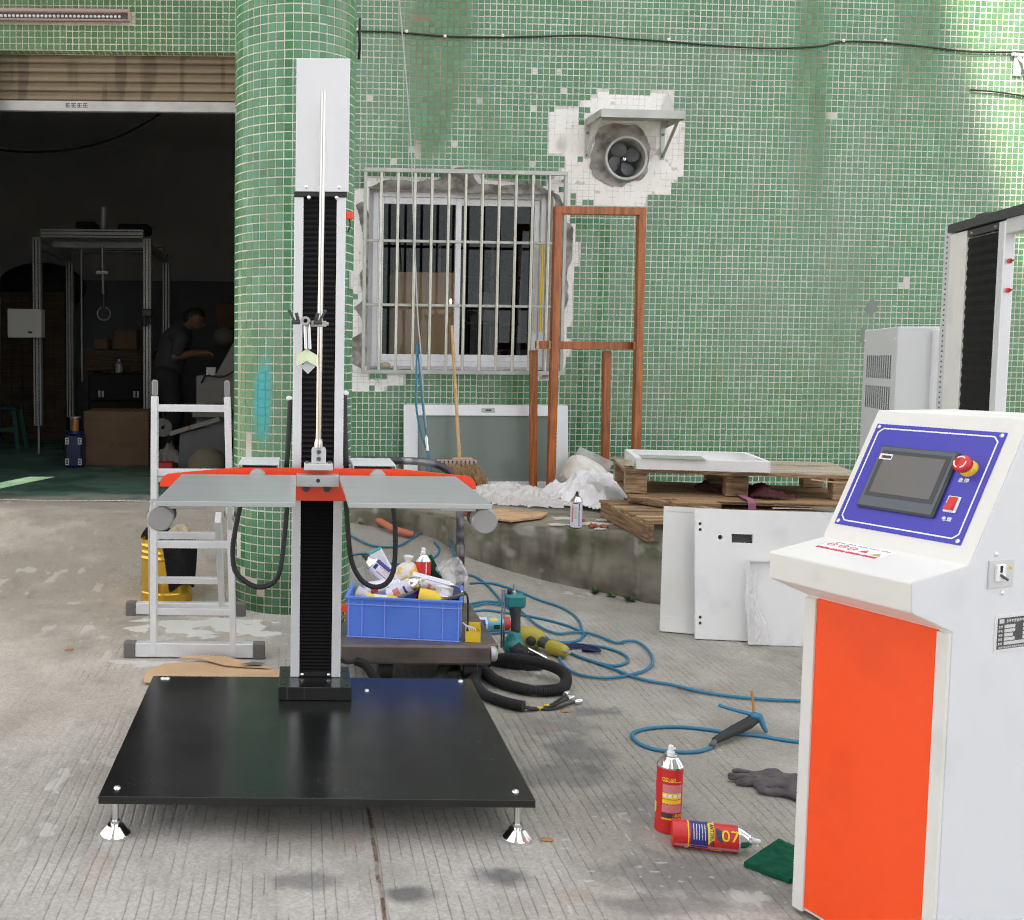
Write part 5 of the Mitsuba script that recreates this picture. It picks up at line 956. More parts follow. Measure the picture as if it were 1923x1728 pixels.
part(yo, 'bottle', xf(lathe([(0, 0), (.026, .002), (.031, .012), (.029, .06), (.031, .10), (.029, .125), (.02, .135), (0, .137)], 28), A2), 'yellow', 40); part(yo, 'label', xf(lathe([(.0310, .035), (.0298, .06), (.0312, .09)], 28), A2), 'plastic_white', 40); part(yo, 'neck', xf(cyl((0, 0, .137), (0, 0, .15), .012, 16), A2), 'red', 40)
wp = thing('plastic_cup', 'clear plastic cup lying in the left corner of the blue crate', 'cup'); part(wp, 'cup', lathe([(.022, 0), (.030, .055), (.031, .055), (.0225, -.001), (0, -.001)], 26, ci(.085, .07, .145), cdv(-.85, .1, .35)), 'film', 40)
cl_cap = thing('plastic_dome', 'clear plastic dome tilted towards the right end of the blue crate', 'lid'); part(cl_cap, 'dome', lathe([(.034, 0), (.034, .016), (.024, .026), (0, .029)], 28, ci(.40, .20, .20), cdv(.25, -.7, .6)), 'film', 40)
bag = ball((0, 0, 0), .05, 4, (1, .8, 1.15)); v = bag.vertices; bag.vertices = v * (1 + .22 * (meshkit.fbm(v * 26 + 9, 3, 4) - .5))[:, None] + ci(.235, .225, .215)
bgk = thing('knotted_bag', 'knotted white and yellow plastic bag among the cans of the blue crate', 'bag'); part(bgk, 'bag', bag, 'bag_yellow', True); part(bgk, 'knot', lathe([(.008, 0), (.012, .012), (.022, .03), (.018, .034), (0, .03)], 14, ci(.235, .225, .265), (.05, 0, 1)), 'bag_yellow', True)
one('green_pad', 'green scouring pad stuck upright behind the red can in the blue crate', 'pad', xf(bx((-.03, -.006, -.01), (.03, .006, .13), .004), tr(*ci(.36, .255, .175)) @ rot([0, 1, 0], -26) @ rot([0, 0, 1], -10)), 'pad_green')
rag = lump([(.26, .12), (.31, .28), (.45, .28), (.45, .14), (.36, .10)], .175, lambda x, y: x * 0 + .09, 6, .6, 16, .007); one('black_rag', 'black rag bunched in the right half of the blue crate', 'rag', cc(rag), 'cloth_black', True)
rag2 = lump([(.20, .02), (.21, .08), (.29, .08), (.29, .02)], .05, lambda x, y: x * 0 + .11, 8, .6, 20, .006); one('black_rag', 'small black rag at the front edge of the blue crate', 'rag', cc(rag2), 'cloth_black', True)
aerosol('spray_can', 'white spray can lying low beneath the tilted cans at the left of the blue crate', ci(.06, .17, .155), cdv(.9, .25, .12), .15, .033, 'can_white', spin=cam_angle(cdv(.9, .25, .12), ci(.1, .18, .15)), print_=[(-30, 30, .02, .05, 'print_red'), (0, 40, .09, .10, 'navy')])
aerosol('spray_can', 'white can with a silver top jutting out behind the yellow tape roll', ci(.17, .12, .15), cdv(.75, -.25, .45), .12, .032, 'can_white', spin=cam_angle(cdv(.75, -.25, .45), ci(.2, .1, .17)), print_=[(-30, 20, .03, .06, 'print_pink'), (-20, 40, .08, .09, 'navy')])
gsq = thing('grey_scraper', 'grey metal scraper blade standing at the left end of the blue crate', 'scraper'); part(gsq, 'blade', xf(bx((-.03, -.002, 0), (.03, .002, .14), .001), tr(*ci(.05, .22, .10)) @ rot([0, 1, 0], -12)), 'zinc'); part(gsq, 'handle', xf(bx((-.012, -.008, -.09), (.012, .008, -.0005), .004), tr(*ci(.05, .22, .10)) @ rot([0, 1, 0], -12)), 'rubber')
one('blue_disc', 'dark blue plastic disc wedged at the right end of the blue crate', 'disc', lathe([(.0, .012), (.030, .012), (.034, .008), (.034, 0), (.031, 0), (.031, .008), (0, .008)], 28, ci(.425, .09, .175), cdv(.2, -.75, .6)), 'blue_dark', 35)
rub = lump([(.02, .02), (.02, .28), (.44, .28), (.44, .02)], .09, lambda x, y: x * 0 + .02, 12, .6, 18, .012); one('crate_litter', 'dirty wrappers filling the bottom of the blue crate', 'litter', cc(rub), 'white_dirty', True)
def film_bag(outline, h, base, seed): return lump(outline, h, base, seed, .85, 26, .006)
fb = sheet(26, 26, lambda u, v: (lambda x, z: np.c_[x, .185 + .035 * meshkit.fbm(np.c_[u * 7, v * 7, u * 0], 4, 3) - .02 * z, .14 + z])(.395 + .07 * u + .02 * np.sin(v * 6 + u * 4) - .03 * v * (1 - u), .165 * v * (.75 + .25 * np.sin(np.pi * u)) + .012 * meshkit.noise(np.c_[u * 8, v * 8, u * 0])))
one('clear_wrapper', 'crumpled clear plastic wrapper sticking up at the right end of the blue crate', 'wrapper', cc(fb), 'film', True)
gl_ = thing('brown_file', 'long dark brown file lying across the front right corner of the blue crate', 'file'); part(gl_, 'blade', tube(spline([ci(.345, .01, .150), ci(.41, .015, .172), ci(.47, .03, .19)], 6), .006, 8, rad=np.linspace(.003, .008, 13)), 'paint_brown', True); part(gl_, 'tip', ball(ci(.472, .031, .191), .009, 1), 'rubber', True)
one('black_strap', 'thin black cord hanging down the right side of the blue crate', 'cord', tube(spline([ci(.472, .05, .19), ci(.485, .05, .17), ci(.488, .04, .09), ci(.487, .03, .04), ci(.50, .03, .012), ci(.53, .04, .006)], 6), .0042, 7), 'rubber', True)
yx = thing('yellow_box', 'small open yellow box of white ties on the corner of the trolley', 'box'); bx_o = tr(.672, 4.17, .173) @ rot([0, 0, 1], -8)
part(yx, 'box', xf(cat([bx((0, 0, 0), (.06, .003, .042), 0), bx((0, .045, 0), (.06, .048, .07), 0), bx((0, .0031, 0), (.003, .0449, .042), 0), bx((.057, .0031, 0), (.06, .0449, .05), 0), bx((.0031, .0031, 0), (.0569, .0449, .002), 0)]), bx_o), 'yellow'); part(yx, 'ties', xf(cat([tube(spline([(.01 + .008 * k, .02, .01), (.006 + .008 * k, .02, .05), (-.012 + .004 * k, .018, .075 - .004 * k)], 4), .0024, 6) for k in range(5)]), bx_o), 'plastic_white', True, kind='stuff')
one('yellow_sliver', 'thin yellow label strip behind the white column at the left end of the crate', 'label', cc(bx((-.012, .02, .06), (-.005, .05, .10), 0)), 'yellow')

# ---------------------------------------------------------------- the ladder
ld = thing('folding_ladder', 'folded out aluminium ladder standing left of the drop tester', 'ladder')
YF, YR = 4.52, 5.26                                                        # feet of the front and the rear section
def lp_(z, side):                                                          # a point of the front section's stile: splayed below, upright above
    x = -.615 if side < 0 else -.305 + .035 * (1 - z / 1.13)
    return V(x, YF + .035 * z, z)
for sd in (-1, 1):
    part(ld, 'front_stile', bar(lp_(.012, sd), lp_(.60, sd), .026, .060, up=(0, 1, 0)), 'alu')
    u_ = part(ld, 'upper_stile', bar(lp_(.645, sd), lp_(1.125, sd), .026, .056, up=(0, 1, 0)), 'alu')
    sub(u_, 'end_cap', [bar(lp_(1.1255, sd), lp_(1.195, sd), .022, .05, up=(0, 1, 0), c=.006)], 'cap_grey')
    hg = part(ld, 'hinge', cat([cyl(lp_(.622, sd) + V(-.018, 0, 0), lp_(.622, sd) + V(.018, 0, 0), .034, 24), bar(lp_(.56, sd) + V(0, -.033, 0), lp_(.69, sd) + V(0, -.033, 0), .020, .006, up=(0, 1, 0))]), 'alu_dull', 40)
    sub(hg, 'lock', cyl(lp_(.622, sd) + V(-.024, 0, 0), lp_(.622, sd) + V(.024, 0, 0), .012, 14), 'rubber', 40)
    part(ld, 'rear_stile', bar((-.722 if sd < 0 else -.372, YR, .012), (-.632 if sd < 0 else -.345, YF + .07, .60), .026, .056, up=(0, 1, 0)), 'alu')
def rung(z, rear=False, h=.030):
    if rear:
        t = z / .6; y = YR + (YF + .07 - YR) * t; a, b_ = V(-.708 + .09 * t, y, z), V(-.386 + .027 * t, y, z)
    else: a, b_ = lp_(z, -1) + V(.0135, 0, 0), lp_(z, 1) - V(.0135, 0, 0)
    return bar(a, b_, .034, h, up=(0, 0, 1))
for z in (.20, .49, .80, 1.075): part(ld, 'rung', rung(z), 'alu')
part(ld, 'rung', bar(lp_(.768, -1) + V(.0135, .02, 0), lp_(.768, 1) + V(-.0135, .02, 0), .03, .024), 'alu')
for z in (.235, .50): part(ld, 'rung', rung(z, True), 'alu')
for y, x0, x1, h in [(YF - .002, -.742, -.135, .066), (YR + .01, -.855, -.255, .064)]:
    part(ld, 'foot_bar', bx((x0 + .05, y - .024, .006), (x1 - .05, y + .024, h), .002), 'alu')
    for a, b_ in ((x0, x0 + .052), (x1 - .052, x1)): part(ld, 'rubber_foot', bx((a, y - .027, .0), (b_, y + .027, h + .003), .004), 'foot_grey')
bk = thing('gold_drum', 'shiny gold metal drum behind the ladder with rags on top', 'drum')
BX, BY, BR = -.695, 5.62, .135
prof_ = [(0, 0.002), (BR, .002), (BR + .002, .006), (BR, .012), (BR, .045), (BR + .003, .05), (BR, .055)] + [(BR + .004 * math.exp(-((z - .235) / .006) ** 2) + .004 * math.exp(-((z - .265) / .006) ** 2) + .0035 * math.exp(-((z - .30) / .006) ** 2), z) for z in np.linspace(.06, .325, 60)] + [(BR + .003, .328), (BR + .003, .334), (BR - .004, .334), (BR - .006, .32), (0, .32)]
part(bk, 'shell', lathe(prof_, 60, (BX, BY, 0)), 'gold', 40)
part(bk, 'paper_label', xf(sheet(5, 3, lambda u, v: np.stack([(BR + .001) * np.cos(-.45 + .16 * u), (BR + .001) * np.sin(-.45 + .16 * u), .10 + .05 * v], 1)), tr(BX, BY, 0)), 'print_white')
lid = lump([(BX + .12 * math.cos(t), BY + .12 * math.sin(t)) for t in np.linspace(0, 6.28, 30)[:-1]], .075, lambda x, y: x * 0 + .325, 11, .7, 12, .008)
def drape(u, v):
    a = -1.62 + 1.55 * u; R = np.where(v < .35, .06 + (BR + .006 - .06) * v / .35, BR + .010 + .022 * (v - .35) + .010 * np.sin(u * 15) * (v - .35))
    dz = np.where(v < .35, .372 - .02 * (v / .35) ** 3 - .012 * meshkit.noise(np.c_[u * 5, v * 6, u * 0]), .352 - (v - .35) * (.40 * np.clip(np.minimum(u, 1 - u) * 6, .15, 1) + .03 * np.sin(u * 9)))
    return np.c_[BX + R * np.cos(a), BY + R * np.sin(a), dz]
cl2 = thing('black_jacket', 'black jacket draped over the top of the gold drum', 'jacket')
part(cl2, 'crumple', lid, 'cloth_black', True); part(cl2, 'hanging_fold', sheet(50, 30, drape), 'cloth_black', True); part(cl2, 'collar_point', lump([(BX - .13, BY - .10), (BX - .07, BY - .11), (BX - .06, BY), (BX - .13, BY + .02)], .075, lambda x, y: x * 0 + .335, 13, .7, 20, .006), 'cloth_black', True)
one('pale_glove', 'pale dirty cotton glove lying on the black jacket', 'glove', lump([(BX + .01, BY - .09), (BX + .13, BY - .07), (BX + .14, BY + .01), (BX + .03, BY + .02)], .05, lambda x, y: x * 0 + .365, 3, .6, 18, .006), 'khaki', True)
one('rope_end', 'small loop of pale rope at the foot of the pillar', 'rope', tube(spline([(-.34, 5.45, .012), (-.36, 5.46, .06), (-.35, 5.47, .12), (-.33, 5.48, .10), (-.345, 5.46, .05)], 5), .008, 7), 'khaki', True)

# ---------------------------------------------------------------- white sheet metal panels leaning at the ledge
def leaning(x0, y0, dx, W_, Hh, lean, holes=(), t=.016, zb=.002):
    """a panel standing on the ground from (x0, y0) along dx, leaning back by lean (tangent); returns the frame: x along, y up, z out"""
    a = V(*dx, 0) / np.hypot(*dx); n = V(a[1], -a[0], 0); up = V(0, 0, 1) - n * lean; up /= np.linalg.norm(up); z = np.cross(a, up)
    return mat4((a, up, z), V(x0, y0, zb))
def holed(W_, Hh, t, holes):
    P = sbox(0, 0, W_, Hh)
    for q in holes: P = P.difference(q)
    return extr(P, t)
MPA = leaning(1.742, 5.03, (1, -.35), .5, .62, .22); MPB = leaning(1.862, 4.90, (1, -.14), .9, .63, .16); MPC = leaning(2.07, 4.80, (1, -.10), .40, .40, .20)
pa = thing('metal_sheet', 'plain white sheet metal panel, leftmost of the three leaning on the ledge', 'panel', None)
part(pa, 'sheet', xf(holed(.30, .60, .015, []), MPA), 'white_dirty'); part(pa, 'bottom_fold', xf(bx((0.002, .0, .0152), (.298, .072, .019), .001), MPA), 'white_dirty'); part(pa, 'top_fold', xf(bx((.002, .575, .0152), (.298, .60, .018), .001), MPA), 'white_dirty')
pb_ = thing('metal_sheet', 'large white panel with a rectangular cutout and small holes, leaning on the ledge', 'panel')
part(pb_, 'sheet', xf(holed(.72, .605, .020, [Point(.022, .535).buffer(.0075), Point(.022, .508).buffer(.0075), Point(.022, .10).buffer(.0075), Point(.022, .073).buffer(.0075), Point(.112, .475).buffer(.011), sbox(.163, .452, .258, .492)]), MPB), 'white'); part(pb_, 'inner_shade', xf(bx((.01, .04, -.012), (.70, .59, -.009), 0), MPB), 'charcoal')
pc_ = thing('metal_sheet', 'small white folded panel wrapped in bubble film at the front of the three', 'panel')
part(pc_, 'sheet', xf(bx((0, 0, 0), (.40, .385, .006), .001), MPC), 'white'); part(pc_, 'rim', xf(cat([bx((0, 0, .0062), (.008, .385, .03), .001), bx((.0085, .377, .0062), (.40, .385, .03), .001)]), MPC), 'white_dirty')
fl_ = sheet(30, 40, lambda u, v: np.c_[-.012 + .085 * u * (1.1 - .75 * v) + .01 * np.sin(v * 8), .005 + .33 * v, .034 + .018 * meshkit.fbm(np.c_[u * 9, v * 16, u * 0], 4, 6) * np.sin(np.pi * np.clip(u, .05, .95)) + .0 * u])
one('bubble_film', 'crumpled clear bubble film on the left edge of the small white panel', 'film', xf(fl_, MPC), 'film', True)

# ---------------------------------------------------------------- pallets on the ledge
TURN = tr(1.965, 6.35, 0) @ rot([0, 0, 1], -11) @ tr(-1.965, -6.35, 0)
def pallet_low():
    t = thing('wooden_pallet', 'weathered brown pallet lying at the edge of the concrete ledge, lowest of the stack', 'pallet'); x0, y0, x1, y1 = 1.84, 5.56, 2.95, 6.42
    for x in (x0 + .02, 2.38, x1 - .02): part(t, 'runner', bx((x - .02, y0, PH + .002), (x + .02, y1, PH + .092), .003), 'wood_y')
    for i in range(7):
        y = y0 + .008 + i * .130; part(t, 'deck_board', bx((x0 + rng.uniform(-.012, .006), y, PH + .0925), (x1, y + .082 - rng.uniform(0, .012), PH + .112 + rng.uniform(-.002, .002)), .002), ['wood_x', 'wood_x_pale', 'wood_x'][i % 3])
    return t
pallet_low()
bt = thing('timber_offcuts', 'loose timber offcuts wedged between the two pallets', 'timber')
part(bt, 'board', bar((1.99, 6.30, .476), (2.28, 5.78, .474), .075, .036), 'wood_y'); part(bt, 'board', bar((2.10, 5.95, .485), (2.36, 5.93, .485), .11, .04), 'wood_x')
for z in (.468, .4905): part(bt, 'board', bx((2.18, 6.02, z - .009), (2.35, 6.16, z + .009), .002), 'wood_x')
for i, x in enumerate((2.62, 2.68, 3.1)): part(bt, 'block', bx((x, 6.12, .453), (x + .14, 6.22, .466 + .012 * i), .002), 'wood_x')
part(bt, 'white_strip', bx((2.70, 6.0, .487), (2.92, 6.03, .494), .001), 'white'); part(bt, 'white_strip', bx((2.70, 6.0, .462), (2.92, 6.03, .469), .001), 'white')
def plysheet():
    def edge(s): return .045 * np.sin(np.pi * np.clip((s - 1.98) / 1.36, 0, 1))
    s = np.linspace(1.98, 3.34, 40); y = 6.20 - edge(s) - .02 * meshkit.fbm(np.c_[s * 9, s * 0, s * 0], 3, 2); P = Polygon(np.vstack([np.c_[s, y], [[3.36, 7.05], [1.99, 7.1]]])); return P
PRE = TURN
ps = thing('plywood_sheet', 'frayed plywood sheet sandwiched under the upper pallet', 'plywood')
for k in range(3): part(ps, 'ply', xf(extr(plysheet().buffer(-.006 * k * (k < 2) + .003 * (k == 2)), .0058), tr(0, .012 * (k == 1), .5 - .0175 + .006 * k - .004)), 'wood_x' if k != 1 else 'board')
up_ = thing('wooden_pallet', 'light brown upper pallet with thick square blocks, carrying a white tray', 'pallet')
for y in (6.35, 6.98):
    for i, x in enumerate((1.965, 2.535, 3.12)): part(up_, 'block', bx((x, y, .5005), (x + .125, y + .10, .628), .003), 'wood_x_pale' if i != 1 else 'wood_x')
brk = np.linspace(1.955, 3.27, 50); yy_ = 6.30 + .03 * meshkit.fbm(np.c_[brk * 8, brk * 0, brk * 0], 4, 6) - .03 * (brk > 2.75) * np.abs(np.sin(brk * 9))
for k in range(3): part(up_, 'deck_ply', xf(extr(Polygon(np.vstack([np.c_[brk, yy_ + .012 * k * (brk > 2.75) + .006 * k * np.sin(brk * 31)], [[3.27 + .02 * k, 7.12], [1.96, 7.12]]])).buffer(0), .0072), tr(0, 0, .6285 + .0074 * k)), 'wood_x' if k < 2 else 'wood_grey')
part(up_, 'splinter', tube(spline([(2.98, 6.27, .622), (3.1, 6.25, .612), (3.2, 6.24, .618)], 5), .004, 5), 'board')
one('torn_foam', 'torn beige foam wad at the left front corner of the upper pallet', 'foam', lump([(1.945, 6.27), (1.945, 6.36), (2.01, 6.36), (2.01, 6.27)], .07, lambda x, y: x * 0 + .652, 4, .5, 30, .005), 'khaki', True)
ty = thing('white_tray', 'shallow white sheet metal tray on top of the upper pallet', 'tray'); z0 = .652
for nm, lo, hi in [('floor', (2.02, 6.30, z0), (2.76, 6.92, z0 + .004)), ('front_wall', (2.02, 6.296, z0), (2.76, 6.2998, z0 + .062)), ('back_wall', (2.02, 6.9202, z0), (2.76, 6.924, z0 + .062)), ('side_wall', (2.016, 6.296, z0), (2.0198, 6.924, z0 + .062)), ('side_wall', (2.7602, 6.296, z0), (2.764, 6.924, z0 + .062))]: part(ty, nm, bx(lo, hi, .0004), 'white')
for nm, lo, hi in [('rim', (2.018, 6.30, z0 + .0622), (2.762, 6.322, z0 + .066)), ('rim', (2.018, 6.898, z0 + .0622), (2.762, 6.922, z0 + .066)), ('rim', (2.018, 6.3222, z0 + .0622), (2.045, 6.8978, z0 + .066)), ('rim', (2.735, 6.3222, z0 + .0622), (2.762, 6.8978, z0 + .066))]: part(ty, nm, bx(lo, hi, .0005), 'white')
one('grey_plate', 'thin grey metal plate lying across the front of the white tray', 'plate', xf(bx((0, 0, 0), (.36, .22, .003), .0005), tr(2.045, 6.285, z0 + .0665) @ rot([0, 0, 1], -2)), 'zinc')
one('purple_strap', 'faded purple strap hanging out between the pallets', 'strap', sheet(4, 24, lambda u, v: np.c_[2.575 + .042 * u + .05 * v + .01 * np.sin(v * 6), 6.55 - .47 * np.clip(v * 1.7, 0, 1) - .02 * v, .513 - .10 * np.clip(v - .55, 0, 1) / .45 + .003 * np.sin(v * 14)]), 'strap', True)
one('maroon_rag', 'dark maroon rag on the plywood beside the middle pallet block', 'rag', lump([(2.66, 6.3), (2.72, 6.75), (2.86, 6.62), (2.84, 6.34), (2.95, 6.28), (2.75, 6.24)], .10, lambda x, y: x * 0 + .501, 5, .6, 14, .008), 'cloth_maroon', True)
one('dark_rag', 'dark rag on the plywood to the left of the middle pallet block', 'rag', lump([(2.40, 6.5), (2.42, 6.75), (2.53, 6.74), (2.53, 6.46)], .08, lambda x, y: x * 0 + .501, 15, .6, 14, .008), 'cloth_maroon', True)
PRE = None
# brown timber frame
tf = thing('timber_rack', 'varnished red brown timber frame leaning against the tiled wall', 'frame')
def fb(p, q, w, h, up=(0, 1, 0)): return wl(bar(p, q, w, h, up=up, c=.002))
part(tf, 'tall_post', fb((1.055, -.46, PH + .002), (1.085, -.36, 2.312), .050, .062), 'varnish'); part(tf, 'tall_post', fb((1.665, -.46, PH + .002), (1.685, -.36, 2.312), .050, .062), 'varnish')
part(tf, 'top_rail', wl(bx((1.06, -.388, 2.313), (1.712, -.330, 2.365), .002)), 'varnish')
part(tf, 'cross_rail', fb((.945, -.385, 1.397), (1.66, -.335, 1.397), .038, .054, up=(0, 0, 1)), 'varnish')
for s0, s1 in ((.975, .965), (1.502, 1.50)): part(tf, 'short_post', fb((s0, -.30, PH + .002), (s1, -.26, 1.36), .048, .055), 'varnish')
for s, y in ((1.04, -.405), (1.652, -.405), (.948, -.42)): part(tf, 'pale_wedge', wl(bx((s - .008, y - .008, 1.37), (s + .006, y + .008, 1.425), .001)), 'board')
part(tf, 'end_block', wl(bx((.955, -.36, PH + .004), (.995, -.331, PH + .03), .002)), 'board')
# glazed door leaf on its side
dl = thing('glazed_door_leaf', 'frosted glass door leaf lying on its side at the foot of the wall', 'door')
MD = MW @ mat4((V(1, 0, 0), V(0, .10, .995), V(0, -.995, .10)), (.062, -.135, PH + .004)); dd_ = lambda m: xf(m, MD)
Wd, Hd = 1.215, .615
[part(dl, 'stile', dd_(bx((x0, 0, 0), (x0 + .10, Hd, .035), .002)), 'alu_white') for x0 in (0, Wd - .10)]; part(dl, 'rail', dd_(bx((.1003, Hd - .080, .0005), (Wd - .1003, Hd, .0345), .002)), 'alu_white'); part(dl, 'rail', dd_(bx((.1003, 0, .0005), (Wd - .1003, .055, .0345), .002)), 'alu_white')
part(dl, 'frosted_glass', dd_(bx((.1005, .0555, .012), (Wd - .1005, Hd - .0805, .018), 0)), 'frosted'); part(dl, 'backing', dd_(bx((.1005, .0555, .004), (Wd - .1005, Hd - .0805, .006), 0)), 'glass_back')
lk = part(dl, 'lock_plate', dd_(bx((.57, Hd - .056, .0346), (.67, Hd - .022, .038), .001)), 'zinc'); sub(lk, 'slot', dd_(bx((.60, Hd - .046, .0381), (.645, Hd - .032, .0395), .001)), 'charcoal')
# bamboo stick, broom
one('bamboo_stick', 'bamboo stick leaning in front of the barred window', 'stick', wl(tube(np.linspace(V(.427, -.36, .54), V(.40, -.115, 1.535), 20), .013, 9, rad=np.where(np.arange(20) % 5 == 0, .0145, np.linspace(.0125, .011, 20)))), 'bamboo', True)
bro = thing('straw_broom', 'straw broom head propped against the frosted door leaf', 'broom')
rngb = np.random.default_rng(3)
def straw(n, x0, x1):
    out = []
    for i in range(n):
        x = rngb.uniform(-1, 1); p = V(.39 + .135 * x, -.42 + rngb.uniform(-.02, .02), .575); q = V(.46 + .14 * x + rngb.normal(0, .012), -.55 + rngb.uniform(-.04, .04), .40 + rngb.uniform(-.015, .02)); out.append(tube([p, (p + q) / 2 + rngb.normal(0, .004, 3), q], .0028, 4))
    return cat(out)
part(bro, 'straw', wl(straw(260, 0, 1)), 'broom', kind='stuff'); part(bro, 'binding', wl(bx((.25, -.445, .535), (.53, -.395, .585), .004)), 'grey_pink')
for k in range(9): part(bro, 'stitch', wl(bx((.262 + .030 * k, -.449, .537), (.270 + .030 * k, -.4455, .583), .0005)), 'rubber')
part(bro, 'head_board', wl(bx((.36, -.44, .5855), (.50, -.40, .60), .003)), 'board')
# plastic and sacks on the ledge
base_l = lambda x, y: np.full(np.shape(x), PH + .001)
one('plastic_sheet', 'crumpled clear plastic sheet spread on the concrete ledge', 'plastic sheet', lump([(1.00, 7.2), (1.05, 7.55), (1.35, 7.70), (1.62, 7.66), (1.82, 7.5), (1.83, 7.0), (1.77, 6.80), (1.5, 6.76), (1.3, 6.90), (1.1, 6.98)], .12, base_l, 3, .9, 9, .017), 'film_white')
one('white_sacks', 'heap of white plastic sacks under the timber frame', 'sacks', lump([(1.62, 7.35), (1.72, 7.0), (1.78, 6.72), (1.90, 6.60), (2.03, 6.58), (2.08, 6.9), (2.3, 7.2), (2.42, 7.5), (2.3, 7.66), (1.9, 7.62)], .24, base_l, 8, .75, 6.5, .020), 'plastic_white', 28)
pb2 = ball((0, 0, 0), 1, 4, (.155, .10, .13)); v = pb2.vertices; sq = np.sign(v) * np.abs(v / V(.155, .10, .13)) ** .62 * V(.155, .10, .13); pb2.vertices = sq * (1 + .10 * (meshkit.fbm(sq * 22 + 5, 3, 3) - .5))[:, None]
fbag = thing('filled_bag', 'full clear bag of white granules tilted against the wall', 'bag'); MBg = tr(2.05, 7.60, .46) @ rot([0, 1, 0], 28)
part(fbag, 'bag', xf(pb2, MBg), 'bag_cream', True); part(fbag, 'folded_top', xf(sheet(10, 8, lambda u, v: np.c_[-.13 + .27 * u, .02 * np.sin(u * 9) * v, .10 + .075 * v + .02 * u * v]), MBg), 'film', True)
one('plastic_scraps', 'pale plastic scraps lying around the spray can on the ledge', 'plastic scraps', cat([lump([(x + r * math.cos(t) * (1 + .4 * math.sin(3 * t + x)), y + r * .7 * math.sin(t)) for t in np.linspace(0, 6.28, 16)[:-1]], .012, base_l, i, .7, 30, .007) for i, (x, y, r) in enumerate([(1.72, 6.15, .10), (1.60, 6.35, .09), (1.50, 6.10, .07), (1.82, 6.3, .06), (1.70, 5.95, .04)])]), 'film_white', True, kind='stuff')
for i, (x, y) in enumerate([(1.685, 6.02), (1.74, 5.98), (1.66, 6.2)]):
    q = ball((0, 0, 0), .02, 1, (1.3, .9, .7)); q.vertices += .004 * rng.normal(size=q.vertices.shape); q.apply_translation((x, y, PH + .014)); one('brick_chip', ['rusty brick chip right beside the spray can on the ledge', 'reddish brick chip on the ledge nearest the pallet corner', 'dark brick chip on the ledge behind the spray can'][i], 'brick chip', q, 'brick')
one('plywood_offcut', 'pale plywood offcut lying on the edge of the concrete ledge', 'plywood', xf(extr([(1.07, 6.30), (1.10, 6.53), (1.29, 6.62), (1.53, 6.46), (1.45, 6.28), (1.24, 6.13)], .012), tr(0, 0, PH + .012)), 'board')
one('red_brick', 'half hidden red brick on the ledge left of the plywood offcut', 'brick', bx((1.0, 6.42, PH + .002), (1.12, 6.52, PH + .045), .004), 'brick')
one('orange_pipe', 'length of orange pipe lying on the ramp beside the ledge', 'pipe', tube(spline([(.40, 7.10, .262), (.50, 6.83, .262), (.60, 6.66, .225), (.72, 6.56, .200)], 6), .021, 12), 'pipe_orange', True)
# hanging rope and hoses at the window
one('hanging_rope', 'thin grey rope hanging from above past the window bars', 'rope', wl(tube(spline([(-.06, -.2, 4.2), (-.033, -.2, 3.794), (-.002, -.2, 3.504), (.043, -.2, 3.065), (.072, -.2, 2.696), (.09, -.2, 2.324), (.112, -.2, 1.95), (.133, -.22, 1.572), (.15, -.24, 1.383), (.165, -.26, 1.1), (.195, -.28, .80)], 6), .0055, 6)), 'rope_grey', True)
hh = thing('hanging_air_hose', 'blue air hose with a metal coupling hanging down from the window bars', 'hose')
part(hh, 'hose', wl(tube(spline([(.128, -.22, 1.40), (.122, -.26, 1.193), (.118, -.29, .967), (.150, -.31, .777), (.190, -.32, .66)], 6), .0075, 7)), 'hose_blue', True); part(hh, 'hose', wl(tube(spline([(.132, -.22, 1.40), (.15, -.26, 1.15), (.172, -.29, .9), (.196, -.31, .72)], 6), .006, 7)), 'hose_blue', True)
part(hh, 'coupling', wl(cat([cyl((.190, -.315, .735), (.200, -.32, .64), .0125, 12), cyl((.1885, -.3145, .75), (.191, -.315, .7355), .009, 12)])), 'chrome', 40)
part(hh, 'tail', tube(spline([W0 + WT * .198 - WI * .32 + V(0, 0, .64), W0 + WT * .205 - WI * .40 + V(0, 0, .50), V(.93, 7.22, .42), V(.90, 6.95, .33), V(.84, 6.74, .24)], 6), .0065, 7), 'hose_blue', True)
part(hh, 'tail', tube(spline([W0 + WT * .205 - WI * .32 + V(0, 0, .64), W0 + WT * .22 - WI * .42 + V(0, 0, .45), V(.95, 7.0, .36), V(.93, 6.5, .22), V(.93, 6.1, .09), V(.93, 5.99, .075)], 6), .0065, 7), 'hose_blue', True)
# weeds at the foot of the ledge
wd = np.random.default_rng(5)
def weed(o, n, s):
    out = []
    for i in range(n):
        a, t = wd.uniform(0, 6.28), wd.uniform(.3, 1.2); d = V(math.cos(a) * math.cos(t), math.sin(a) * math.cos(t), math.sin(t)); L = s * wd.uniform(.5, 1.1); e = np.cross(d, V(0, 0, 1)); e /= np.linalg.norm(e); w = L * .16; p = V(*o)
        out.append(mesh([p, p + d * L * .5 + e * w, p + d * L - V(0, 0, L * .2), p + d * L * .5 - e * w], [[0, 1, 2], [0, 2, 3]]))
    return cat(out)
for i, (x, y, z, n, s) in enumerate([(1.66, 5.84, .0, 26, .06), (1.72, 5.75, .0, 20, .05), (1.79, 5.66, .0, 24, .06), (.40, 6.76, .235, 14, .04)]):
    one('weed', ['small green weed at the foot of the ledge, farthest from the white panels', 'small green weed at the foot of the ledge between two others', 'small green weed right beside the leftmost white panel', 'tiny weed beside the pillar at the left end of the ledge'][i], 'weed', weed((x, y, z), n, s), 'leaf')

